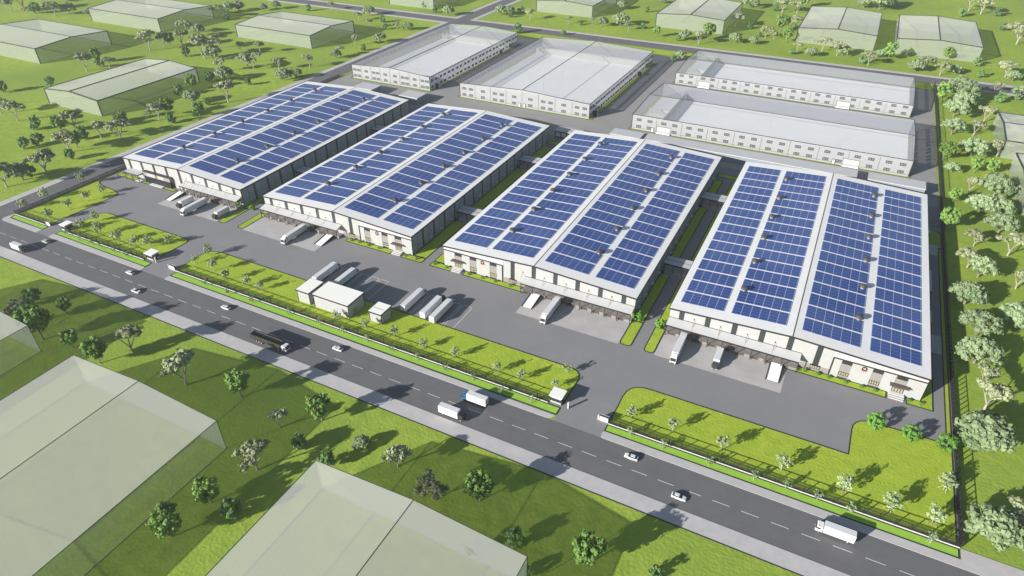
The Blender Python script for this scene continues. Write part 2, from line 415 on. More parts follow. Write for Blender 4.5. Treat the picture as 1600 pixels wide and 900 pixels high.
def emblem(parent, x, z, y):
    e = MB(); n = 18
    def ring(r0, r1, a0, a1, cx, cz, yy, m):
        vs = []; k = 12
        for i in range(k + 1):
            t = a0 + (a1 - a0) * i / k
            vs += [(cx + r0*math.cos(t), yy, cz + r0*math.sin(t)), (cx + r1*math.cos(t), yy, cz + r1*math.sin(t))]
        e.add(vs, [(2*i, 2*i+1, 2*i+3, 2*i+2) for i in range(k)], m)
    ring(.0, .75, 0, 2*math.pi, 0, .35, 0, 0)
    ring(.16, .34, 0, 2*math.pi, 0, .35, -.03, 2)
    ring(.85, 1.1, R(205), R(258), .1, .35, -.03, 1); ring(.85, 1.1, R(282), R(335), -.1, .35, -.03, 1)
    o = build('wall_emblem', e, [M['dark'], M['red'], M['fascia']], parent, (x, y, z)); o.scale = (1.3, 1, 1.3); return o

def warehouse(x0, label, office, dock, modules):
    """office 'right', 'left' or 'annex'; dock (xa, xb) local x range of the loading canopy"""
    t = thing('warehouse', label, 'warehouse', (x0, YF, 0), group='solar roofed warehouses in the front row')
    mir = (office == 'left')
    fx = (lambda a: W - a) if mir else (lambda a: a)
    # core walls
    core = MB(); core.prism([(.3, 0), (W-.3, 0), (W-.3, HE-.25), (W/2, HR-.25), (.3, HE-.25)], .3, D - .3)
    build('wall_core', core, M['pil'], t)
    # roof slabs
    for s in (0, 1):
        r = MB(); xa, xb = (-.35, W/2 - .22) if s == 0 else (W + .35, W/2 + .22)
        za, zb = HE - .02, HR
        pts = [(xa, za - .3), (xb, zb - .3), (xb, zb), (xa, za)] if s == 0 else [(xb, zb - .3), (xa, za - .3), (xa, za), (xb, zb)]
        r.prism(pts, -.35, D + .35); build('roof_slope', r, M['roof'], t)
        e = MB(); e.prism([(xa, za - .62), (xb, zb - .62), (xb, zb + .03), (xa, za + .03)] if s == 0 else [(xb, zb - .62), (xa, za - .62), (xa, za + .03), (xb, zb + .03)], -.50, -.355)
        build('verge_trim', e, M['dark'], t)
        gtr = MB(); gx = -.55 if s == 0 else W + .36
        gtr.box(gx, gx + .19, -.35, D + .35, HE - .75, HE - .10); build('gutter', gtr, M['dark'], t)
    rc = MB(); rc.box(W/2 - .2, W/2 + .2, -.36, D + .36, HR - .2, HR + .04); build('ridge_cap', rc, M['ridge'], t)
    # solar arrays
    cols = [(2.65, 5, 0), (22.85, 6, 0), (49.3, 6, 1), (73.25, 5, 1)]
    cnt = 0
    for row in range(16):
        y = 5.5 + row * 9.35
        for cx, nc, s in cols:
            z = HE + (cx * math.tan(SL) if s == 0 else (W - cx) * math.tan(SL)) + .16
            rot = (0, -SL if s == 0 else SL, 0)
            if modules and cnt + nc <= 290:
                a = obj('solar_array', AF[nc], t, (cx, y, z), rot)
                for c in range(nc): obj('solar_module', solar_cell, a, (c * CP, 0, 0))
                cnt += nc
            else:
                obj('solar_array', AA[nc], t, (cx, y, z), rot)
    for vx, s in ((24.2, 0), (68.0, 1)):
        for vy in (23.4, 47.3, 70.6, 93.3, 116.2, 141.3):
            b = obj('roof_vent', vent_b, t, (vx - (1.6 if s == 0 else -1.6)*0, vy, roof_z(vx) + .05)); obj('vent_head', vent_h, b)
    # front wall panels
    if office == 'annex': lim = (0, W)
    elif mir: lim = (31.2, W)
    else: lim = (0, 62.0)
    ps = [p for p in PIL if lim[0] + 1 < p < lim[1] - 1]
    edges = [lim[0]] + ps + [lim[1]]
    for i in range(len(edges) - 1):
        a = edges[i] + (1.05 if i > 0 else 0); b = edges[i+1] - (1.05 if i < len(edges) - 2 else 0)
        mb = MB(); panel(mb, a, b, 0, -.02, .3); build('wall_panel', mb, M['white'], t)
        if i > 0:
            pb = MB(); panel(pb, edges[i] - 1.03, edges[i] + 1.03, 0, .0, .28); build('pilaster', pb, M['pil'], t)
    # plinth of the plain bays between dock and office
    if office != 'annex':
        a, b = sorted((fx(dock[1] + .4) if not mir else dock[0] - .4, fx(62.0)))
        a, b = min(a, b), max(a, b)
        if b - a > 1:
            pm = MB(); pm.box(a, b, -.10, -.03, 0, 2.6); build('plinth', pm, M['base'], t)
        wx = fx(57.0) - 1.7; window4(t, wx, 1.1, -.28, True)
        aw = MB().box(wx - .15, wx + 3.55, -.35, -.12, 2.65, 2.95); build('window_hood', aw, M['dark'], t)
        # office block
        x1, x2 = sorted((fx(62.0), fx(W)))
        ob = MB(); panel(ob, x1 + .02, x2, 8.95, -.12, .3); build('fascia_band', ob, M['fascia'], t)
        fr = MB(); fr.box(x1, x2, -.34, .25, 8.50, 8.93); build('frame_strip', fr, M['dark'], t)
        fv = MB(); fxx = fx(62.2); fv.box(fxx - .22, fxx + .22, -.34, .25, 0, 8.49); build('frame_post', fv, M['dark'], t)
        strips = [(65.2, 68.8), (75.7, 79.3), (83.4, 87.4)]
        xs = [62.4] + [q for st in strips for q in st] + [W]
        for i in range(0, 8, 2):
            a, b = sorted((fx(xs[i]), fx(xs[i+1]))); pm = MB(); pm.box(a, b, -.14, .2, .0, 8.68); build('wall_panel', pm, M['white'], t)
        for k, (sa, sb) in enumerate(strips):
            a, b = sorted((fx(sa), fx(sb))); pm = MB(); pm.box(a + .02, b - .02, .0, .2, .6 if k < 2 else 4.4, 8.68); build('infill_panel', pm, M['infill'], t)
            window4(t, (a + b)/2 - 1.7, 7.0, -.12)
            if k < 2: window4(t, (a + b)/2 - 1.7, 1.6, -.12, True)
            else:
                dr = MB()
                for q in range(5): dr.box(a + q*.93, a + q*.93 + .18, -.2, .1, 1.0, 4.2)
                dr.box(a, b, -.22, .1, 4.0, 4.25); dr.box(a, b, -.22, .1, 2.9, 3.05)
                d = build('door', dr, M['dark'], t)
                dp = MB(); dp.box(a + .2, b - .2, -.05, .05, 1.0, 3.98); build('door_glass', dp, M['lit'], d)
                cn = MB(); cn.box(a - 1.2, b + 1.2, -2.2, -.15, 4.6, 4.95); build('door_canopy', cn, M['ridge'], t)
                pl = MB(); pl.box(a - .5, b + .5, -2.0, -.16, 0, 1.0); build('landing', pl, M['step'], t)
                for q in range(5):
                    sp = MB(); sp.box(a - .5, b + .5, -2.0 - (q+1)*.38, -2.0 - q*.38 - .002, 0, 1.0 - (q+1)*.17); build('step', sp, M['step'] if q % 2 else M['base'], t)
        emblem(t, fx(73.0 if not mir else 72.5), 6.9, -.22)
    # side walls, bays of 10 m
    for sx in (0, 1):
        for k in range(16):
            for h in (0, 1):
                y0 = .75 + k*10 + h*4.35
                key = ('sp', sx)
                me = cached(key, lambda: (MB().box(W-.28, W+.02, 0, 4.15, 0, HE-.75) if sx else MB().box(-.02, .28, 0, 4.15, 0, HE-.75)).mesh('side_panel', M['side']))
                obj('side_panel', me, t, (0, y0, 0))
        bm_ = MB()
        for k in range(16):
            if k % 2 == 0 or True: bm_.box((W+.02 if sx else -.9), (W+.9 if sx else -.02), 6 + k*9.6, 8.4 + k*9.6, 2.7, 2.85)
        if sx: 
            for k in range(15):
                me = cached('hood', lambda: MB().box(W+.02, W+1.0, 0, 2.4, 2.75, 2.92).mesh('door_hood', M['canopy']))
                obj('door_hood', me, t, (0, 4 + k*10, 0))
    bk = MB(); bk.box(0, W, D - .28, D, 0, HE - .5); build('rear_wall', bk, M['side'], t)
    # loading canopy
    a, b = dock; cy = -4.7
    cm = MB(); cm.prism([(cy, 5.15), (-.05, 6.15), (-.05, 6.35), (cy, 5.35)], a, b, 'x'); build('dock_canopy', cm, M['canopy'], t)
    ce = MB(); ce.box(a - .05, b + .05, cy - .12, cy - .002, 4.85, 5.40); ce.box(a, b, -.2, -.06, 6.37, 6.5); build('canopy_edge', ce, M['dark'], t)
    sj = MB()
    for k in range(1, 5):
        q = a + (b - a) * k / 5; sj.prism([(cy + .05, 5.37), (-.2, 6.35), (-.2, 6.40), (cy + .05, 5.42)], q - .06, q + .06, 'x')
    build('canopy_seam', sj, M['walk'], t)
    pf = MB(); pf.box(a, b, -3.4, -.12, 0, 1.2); build('dock_platform', pf, M['base'], t)
    n = int((b - a) / 5.2)
    for k in range(n):
        q = a + 2.4 + k * (b - a - 2) / n
        me = cached('bay', lambda: MB().box(-1.5, 1.5, -.10, .04, 1.25, 4.4, 0).mesh('dock_door', M['dock']))
        obj('dock_door', me, t, (q, -.1, 0))
        me2 = cached('shelter', lambda: MB().box(-1.7, 1.7, -.12, .02, .15, 1.15, 0).box(-1.5, -1.1, -.35, -.12, .3, 1.1, 1).box(1.1, 1.5, -.35, -.12, .3, 1.1, 1).mesh('dock_bumper', [M['dock'], M['wood']]))
        obj('dock_bumper', me2, t, (q, -3.42, 0))
    for k in range(n + 1):
        q = a + .3 + k * (b - a - .6) / n
        me = cached('cpost', lambda: MB().box(-.12, .12, -.12, .12, 0, 5.15).mesh('canopy_post', M['dark']))
        obj('canopy_post', me, t, (q, -4.5, 0))
    for p in PIL:
        c = p + 5.2
        if a - 2 < c < b:
            me = cached('rod', lambda: MB().tube((0, -.1, 8.2), (0, -2.6, 5.95), .06, n=4).box(-.22, .22, -.12, .02, 7.9, 8.4).mesh('tie_rod', M['dark']))
            obj('tie_rod', me, t, (c, 0, 0))
    return t

wb1 = warehouse(-369.4, 'leftmost solar roofed warehouse with glazed entrance annex and loading canopy', 'annex', (50.0, W), False)
wb2 = warehouse(-259.1, 'second solar roofed warehouse from the left, entrance steps at its right', 'right', (0.0, 51.0), False)
wb3 = warehouse(-147.7, 'third solar roofed warehouse from the left, entrance steps at its left corner', 'left', (42.2, W), True)
wb4 = warehouse(-39.8, 'rightmost solar roofed warehouse, largest in view, with two trucks at its dock', 'right', (0.0, 51.3), True)

# annex of the leftmost warehouse
t = wb1
ax = MB(); ax.box(4.5, 16.5, -5.4, -.1, 4.6, 5.0); build('porch_roof', ax, M['canopy'], t)
ae = MB(); ae.box(4.4, 16.6, -5.55, -5.41, 4.45, 5.05); ae.box(16.52, 16.66, -5.4, -.1, 4.45, 5.05); build('porch_edge', ae, M['dark'], t)
for px in (5.0, 10.5, 16.0):
    pb = MB(); pb.box(px - .15, px + .15, -5.2, -4.9, 0, 4.6); build('porch_post', pb, M['dark'], t)
an = MB(); an.box(17.5, 39.5, -2.2, -.06, 3.9, 6.3); build('sign_band', an, M['infill'], t)
am = MB(); am.box(20.5, 35.0, -2.32, -2.21, 4.1, 6.1); build('sign_panel', am, M['white'], t)
emblem(t, 28.5, 4.8, -2.36)
at_ = MB(); at_.box(17.3, 39.7, -2.36, .0, 6.32, 6.5); at_.box(17.3, 39.7, -2.34, -2.2, 3.7, 3.88); build('sign_frame', at_, M['dark'], t)
for k in range(16):
    me = cached('fin', lambda: MB().box(-.07, .07, -2.2, -1.9, 0, 3.7).mesh('mullion', M['dark']))
    obj('mullion', me, t, (17.8 + k*1.42, 0, 0))
for k in range(15):
    me = cached('gl', lambda: MB().box(.08, 1.34, -1.98, -1.92, .1, 3.65).mesh('glass_panel', M['glass']))
    obj('glass_panel', me, t, (17.8 + k*1.42, 0, 0))
for a, b, z in ((11.2, 15.6, .25), (23.2, 33.5, .25)):
    pb = MB(); pb.box(a, b, -4.4, -2.3, 0, z); build('landing', pb, M['step'], t)

# loading ramps
def ramp(x, label):
    t = thing('loading_ramp', label, 'ramp', (x, 0, 0), group='loading ramps up to the docks')
    r = MB(); r.prism([(207.8, .05), (217.2, .05), (217.2, 1.25), (207.8, .1)], -2.15, 2.15, 'x'); build('ramp_deck', r, M['cream'], t)
    for s in (-1, 1):
        k = MB(); k.prism([(207.4, .04), (217.2, .04), (217.2, 1.5), (207.4, .35)], s*2.3 - .14, s*2.3 + .14, 'x'); build('ramp_kerb', k, M['dark'], t)
ramp(-319.9, 'sloping white loading ramp at the leftmost warehouse, left of its short trucks')
ramp(-213.4, 'sloping white loading ramp at the second warehouse, right of the docked truck')
ramp(-98.2, 'sloping white loading ramp at the third warehouse, left of the docked truck')
ramp(4.0, 'sloping white loading ramp at the right end of the rightmost warehouse dock')

# covered bridges over the aisles
def bridge(x0, x1, y0, y1, label):
    t = thing('covered_link', label, 'canopy', (x0, y0, 0), group='covered links between the warehouses')
    L = x1 - x0; d = y1 - y0
    for a, b in ((0, d/2 - .12), (d/2 + .12, d)):
        m = MB(); m.box(0, L, a, b, 4.8, 5.05); build('roof_panel', m, M['canopy'], t)
    m = MB(); m.box(0, L, -.14, -.002, 4.5, 5.1); m.box(0, L, d/2 - .11, d/2 + .11, 4.7, 5.1); m.box(0, L, d + .002, d + .14, 4.5, 5.1); build('roof_beam', m, M['dark'], t)
    m = MB(); m.box(0, L, -2.4, d + .5, .18, .30)
    build('floor_pad', m, M['walk'], t)
    for q in range(int(L/.9)):
        me = cached('hatch', lambda: MB().prism([(0, -2.3), (.35, -2.3), (1.6, -.3), (1.25, -.3)][::-1], .302, .312, 'z').mesh('hatch_stripe', M['vgrey']))
        if q*.9 < L - 1.7: obj('hatch_stripe', me, t, (q*.9, 0, 0))
    for px in (.9, L*.35, L*.65, L - .9):
        m = MB(); m.box(px - .13, px + .13, .2, .46, .3, 4.8); m.box(px - .13, px + .13, d - .46, d - .2, .3, 4.8); build('post', m, M['dark'], t)
    for sx in (0, L - 1.2):
        m = MB(); m.box(sx, sx + 1.2, -2.2, -.3, .3, 1.2); build('dock_block', m, M['dark'], t)
gaps = [(-275.8, -259.4, 'the first and second warehouses'), (-165.5, -148.0, 'the second and third warehouses'), (-54.1, -40.1, 'the third and fourth warehouses')]
for a, b, w in gaps:
    bridge(a, b, 261.5, 268.9, 'nearer flat roofed covered link between ' + w)
    bridge(a, b, 335.0, 343.3, 'farther flat roofed covered link between ' + w)

# right side canopies and pads of warehouse four
for y0, y1, x1, z, lb in ((350.5, 354.5, 57.0, 3.6, 'small white side door canopy farthest back on the right wall of the rightmost warehouse'),
                       (294.5, 312.8, 57.2, 3.4, 'long white side canopy midway along the right wall of the rightmost warehouse'),
                       (270.0, 277.8, 56.8, 3.4, 'small white side canopy nearest the front on the right wall of rightmost warehouse')):
    t = thing('side_canopy', lb, 'canopy', (53.45, y0, 0))
    m = MB(); m.box(0, x1 - 53.4, 0, y1 - y0, z, z + .2); build('canopy_roof', m, M['fascia'], t)
    m = MB(); m.box(x1 - 53.6, x1 - 53.4, .1, .3, .15, z); m.box(x1 - 53.6, x1 - 53.4, y1 - y0 - .3, y1 - y0 - .1, .15, z); build('canopy_leg', m, M['dark'], t)
for y0, y1 in ((335.2, 345.5), (253.0, 265.8)):
    sheet('pavement', rect(55.2, 61.2, y0, y1), .20, M['walk'])
tag(build('lift_barrier', MB().box(53.6, 63.2, 362.3, 362.45, 1.0, 1.2).box(53.6, 53.9, 362.2, 362.5, .1, 1.2).box(62.9, 63.2, 362.2, 362.5, .1, 1.2), M['fascia']), 'thin white barrier across the driveway behind the rightmost warehouse', 'barrier')

# ---------------------------------------------------------------- small buildings
def flat_block(name, x0, x1, y0, y1, h, label, cat, roofm=None, wallm=None, over=.35, edge=True, group=None, door=None):
    t = thing(name, label, cat, (x0, y0, 0), group=group); L = x1 - x0; d = y1 - y0
    wm = wallm or M['white']
    m = MB(); m.box(.15, L - .15, .15, d - .15, .05, h); build('wall', m, wm, t)
    m = MB(); q = .22 if edge else 0; m.box(-over + q, L + over - q, -over + q, d + over - q, h + .02, h + .4); build('roof', m, roofm or M['cream'], t)
    if edge:
        m = MB(); m.box(-over, L + over, -over, d + over, h - .2, h + .36); build('roof_edge', m, M['dark'], t)
        for a, b in ((.02, .02), (L - .2, .02), (L - .2, d - .2), (.02, d - .2)):
            m = MB(); m.box(a, a + .18, b, b + .18, .05, h - .13); build('corner_trim', m, M['dark'], t)
    return t
t = flat_block('utility_building', -189.3, -182.6, 166.8, 176.3, 6.0, 'narrow flat roofed white building, leftmost of the three beside the parked trailers', 'building')
m = MB(); m.box(6.56, 6.72, 2, 3.4, .1, 2.4); build('door', m, M['infill'], t)
t = flat_block('utility_building', -180.0, -161.3, 166.6, 177.2, 6.6, 'largest flat roofed white building on the roadside lawn, middle of three', 'building')
m = MB(); m.box(18.56, 18.72, 3, 5.4, .1, 2.8); build('door', m, M['infill'], t)
t = flat_block('utility_building', -152.9, -146.7, 169.5, 176.6, 4.9, 'smallest cube shaped white building, right of the other two on lawn', 'building')
m = MB(); m.box(6.06, 6.4, 3, 5.6, .1, 1.4); build('vent_box', m, M['canopy'], t)
m = MB(); m.box(.3, 5.9, 3.0, 3.12, 5.32, 5.36); build('roof_seam', m, M['dark'], t)
BACKG = 'flat roofed sheds behind the warehouses'
flat_block('service_shed', -342.0, -324.5, 400.8, 413.2, 4.6, 'pale flat roofed shed behind the leftmost warehouse, left of two', 'shed', M['canopy'], M['side'], .1, False, BACKG)
t = flat_block('service_shed', -298.6, -282.0, 400.0, 413.2, 4.8, 'pale flat roofed shed behind the leftmost warehouse, right of two', 'shed', M['canopy'], M['side'], .1, False, BACKG)
flat_block('service_shed', -130.4, -110.0, 400.0, 410.5, 4.8, 'short grey flat shed behind the third warehouse', 'shed', M['canopy'], M['side'], .1, False, BACKG)
flat_block('service_shed', -107.5, 19.5, 400.5, 411.5, 4.8, 'very long grey flat shed in front of the back halls', 'shed', M['canopy'], M['side'], .1, False, BACKG)
flat_block('service_shed', 25.5, 55.0, 401.5, 412.0, 4.8, 'grey flat shed behind the right rear corner of rightmost warehouse', 'shed', M['canopy'], M['side'], .1, False, BACKG)
t = flat_block('link_building', -165.4, -148.1, 389.5, 397.8, 4.4, 'white link building closing the gap behind second and third warehouses', 'building', M['fascia'], M['dark'], .15, False)
for k in range(4):
    m = MB(); m.box(.8 + k*4.1, 4.2 + k*4.1, .0, .12, .8, 3.6); build('wall_panel', m, M['canopy'], t)
# gatehouses
def gatehouse(x0, x1, y0, y1, label):
    t = thing('gatehouse', label, 'gatehouse', (x0, y0, 0), group='white gatehouses at the site entrances'); L = x1 - x0; d = y1 - y0
    m = MB(); m.box(.3, L - .3, .3, d - .3, .05, 1.1); m.box(.3, L - .3, .3, d - .3, 2.5, 3.3); build('wall', m, M['white'], t)
    m = MB(); m.box(.42, L - .42, .42, d - .42, 1.1, 2.5); build('window_band', m, M['glass'], t)
    m = MB()
    for k in range(4):
        q = .3 + k * (L - .76) / 3; m.box(q, q + .16, .3, .46, 1.1, 2.5); m.box(q, q + .16, d - .46, d - .3, 1.1, 2.5)
    build('window_frame', m, M['dark'], t)
    m = MB(); m.box(-.1, L + .1, -.1, d + .1, 3.42, 3.65); build('roof', m, M['cream'], t)
    m = MB(); m.box(-.05, L + .05, -.05, d + .05, 3.3, 3.418); build('roof_edge', m, M['dark'], t)
    m = MB(); m.box(L - .28, L - .12, d*.35, d*.35 + 1.0, .1, 2.3); build('door', m, M['dark'], t)
    return t
gatehouse(-66.0, -61.1, 159.6, 164.3, 'white gatehouse with dark windows beside the rightmost entrance')
gatehouse(-278.6, -273.3, 160.1, 164.4, 'white gatehouse with dark windows beside the middle entrance')
gatehouse(-341.2, -337.0, 159.4, 163.9, 'white gatehouse with pale roof beside the leftmost entrance')
def signwall(x0, x1, y, label):
    t = thing('entrance_wall', label, 'wall', (x0, y, 0), group='low entrance walls beside the gates'); L = x1 - x0
    m = MB(); m.box(0.7, L, 0, .35, .05, 2.0); build('panel', m, M['wallw'], t)
    m = MB(); m.box(0.7, L, .4, .9, .05, 2.2); build('backing', m, M['dark'], t)
    m = MB(); m.box(0, .5, -.05, .6, .05, 2.4); build('pier', m, M['fascia'], t)
    m = MB(); m.box(0.7, L, .92, 1.05, 2.2, 2.3); build('capping', m, M['fascia'], t)
signwall(-47.3, -43.3, 159.5, 'low white entrance wall right of the rightmost gateway')
signwall(-261.8, -257.4, 159.3, 'low white entrance wall right of the middle gateway')
signwall(-353.6, -350.4, 159.5, 'low white entrance wall left of the leftmost gateway')
def pier(x, y, label):
    t = thing('gate_pier', label, 'gate post', (x, y, 0))
    m = MB(); m.box(-.28, .28, -.28, .28, 0, 2.7); build('shaft', m, M['fascia'], t)
    m = MB(); m.box(-.36, .36, -.36, .36, 2.7, 2.9); build('cap', m, M['walk'], t)
pier(-58.6, 160.0, 'single white gate post beside the rightmost gatehouse')
pier(-271.6, 160.4, 'single white gate post beside the middle gatehouse')

# ---------------------------------------------------------------- fences
def fence(p0, p1, label, bay=3.0, base='wallw', h=3.0, bh=.45, ph=1.75):
    p0 = Vector((*p0, 0)); p1 = Vector((*p1, 0)); d = p1 - p0; L = d.length; rz = math.atan2(d.y, d.x)
    t = thing('fence', label, 'fence', p0, rz, 'fences round the site')
    n = max(1, round(L / bay)); b = L / n
    m = MB(); m.box(0, L, -.13, .13, .0, bh); build('base_wall', m, M[base], t)
    post = cached(('post', h), lambda: MB().box(-.13, .13, -.129, .129, bh, h).mesh('post', M['steel']))
    def pn():
        q = MB(); q.box(.14, b - .14, -.06, .06, h - .22, h - .04); q.box(.14, b - .14, -.04, .04, ph - .02, ph + .1)
        k = int((b - .24) / .21)
        for i in range(k if ph > bh + .1 else 0):
            x = .2 + i * (b - .4) / (k - 1); q.box(x - .05, x + .05, -.03, .03, bh + .03, ph - .03)
        return q.mesh('rail_panel', M['steel'])
    panelm = cached(('pan', round(b, 3), h, ph), pn)
    for i in range(n + 1): obj('post', post, t, (i * b, 0, 0))
    for i in range(n): obj('rail_panel', panelm, t, (i * b, 0, 0))
fence((-379.2, 159.2), (-353.8, 159.2), 'short dark railing on a white wall at the left road corner', 4.2)
fence((-336.9, 159.2), (-278.8, 159.2), 'dark railing on a white wall between the leftmost and middle gateways', 4.2)
fence((-257.2, 159.2), (-66.2, 159.2), 'long dark railing on a white wall between middle and rightmost gateways', 4.2)
fence((-43.2, 159.2), (63.7, 159.2), 'dark railing on a white wall from rightmost gateway to the site corner', 4.2)
fence((63.7, 159.4), (63.7, 626.0), 'long dark fence along the right side of the site', 2.8, 'steel', 3.6, 1.6, 1.62)
fence((-379.8, 159.4), (-379.8, 430.0), 'pale walled fence along the left side road', 5.0, 'walll', 1.9, .9, 1.5)

# ---------------------------------------------------------------- halls behind (translucent)
def tube_edges(mb, pts, edges, r=.14):
    for a, b in edges: mb.tube(pts[a], pts[b], r, n=4)
def hall_pts(x0, x1, y0, y1, he, hr, ridge):
    if ridge == 'y':
        xm = (x0 + x1)/2
        return [(x0,y0,0),(x1,y0,0),(x1,y1,0),(x0,y1,0),(x0,y0,he),(x1,y0,he),(x1,y1,he),(x0,y1,he),(xm,y0,hr),(xm,y1,hr)], \
               dict(front=(0,1,5,8,4), back=(2,3,7,9,6), sa=(0,4,7,3), sb=(1,2,6,5), ra=(4,8,9,7), rb=(8,5,6,9)), \
               [(4,8),(8,5),(7,9),(9,6),(8,9),(4,7),(5,6)]
    ym = (y0 + y1)/2
    return [(x0,y0,0),(x1,y0,0),(x1,y1,0),(x0,y1,0),(x0,y0,he),(x1,y0,he),(x1,y1,he),(x0,y1,he),(x0,ym,hr),(x1,ym,hr)], \
           dict(front=(0,1,5,4), back=(2,3,7,6), sa=(3,0,4,8,7), sb=(1,2,6,9,5), ra=(4,5,9,8), rb=(8,9,6,7)), \
           [(4,8),(8,7),(5,9),(9,6),(8,9),(4,5),(7,6)]
def ghost(x0, x1, y0, y1, he, hr, ridge, label):
    t = thing('clear_hall', label, 'hall', group='translucent halls in the meadows')
    pts, F, E = hall_pts(x0, x1, y0, y1, he, hr, ridge)
    for k, nm in (('front', 'wall'), ('back', 'wall'), ('sa', 'wall'), ('sb', 'wall'), ('ra', 'roof_slope'), ('rb', 'roof_slope')):
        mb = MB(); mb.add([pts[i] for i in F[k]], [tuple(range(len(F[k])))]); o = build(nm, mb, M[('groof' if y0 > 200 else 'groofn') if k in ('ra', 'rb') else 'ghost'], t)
    mb = MB(); tube_edges(mb, pts, E + [(0,4),(1,5),(2,6)], (.45 if y0 > 200 else .12)); build('edge_frame', mb, M['gedge'], t)
    mb = MB(); lift = [(p[0], p[1], .12 if p[2] == 0 else p[2]) for p in pts]; tube_edges(mb, lift, [(0,1),(1,2),(2,3),(3,0),(2,6),(3,7)], .10); build('base_frame', mb, M['gedge2'], t)
ghost(-531.5, -471.5, 278.0, 365.5, 11.2, 13.6, 'y', 'long translucent hall standing alone in the left meadow')
ghost(-742, -637.5, 339.0, 409.0, 12.8, 15.1, 'x', 'translucent hall cut by the left edge of the picture, far left')
ghost(-742, -635.0, 463.5, 532.0, 12.8, 15.1, 'x', 'translucent hall at the top left, behind the far left one')
ghost(-552, -457, 485.2, 549.0, 11.7, 14.0, 'x', 'translucent hall left of the opaque back halls, below the back road')
ghost(-505, -443.5, 677, 760, 12.8, 15.1, 'y', 'translucent hall beyond the back road, left of the crossroads')
ghost(-334.5, -267, 721, 800, 11.8, 14.2, 'y', 'translucent hall beyond the back road, just right of the crossroads')
ghost(-193.5, -124, 713.5, 806, 13.0, 15.3, 'y', 'translucent hall beyond the back road, left of the top right pair')
ghost(-54.5, 14.7, 716.5, 820, 13.2, 15.5, 'y', 'left of the pair of translucent halls at the top right')
ghost(31.0, 99.3, 716.5, 820, 12.9, 15.2, 'y', 'right of the pair of translucent halls at the top right')
ghost(98.0, 180, 486, 542, 11.0, 13.3, 'x', 'translucent hall cut by the right edge, farther of two there')
ghost(101.5, 180, 404, 466, 11.0, 13.3, 'x', 'translucent hall cut by the right edge, nearer of two there')
ghost(-327, -257, 8, 94.5, 13.0, 15.3, 'y', 'translucent hall cut by the left edge below the main road')
ghost(-225, -153.2, 8, 91.2, 13.0, 15.3, 'y', 'very large translucent hall filling the bottom left corner')
ghost(-113.8, -42.6, 8, 93.0, 12.9, 15.2, 'y', 'large translucent hall at the bottom centre')

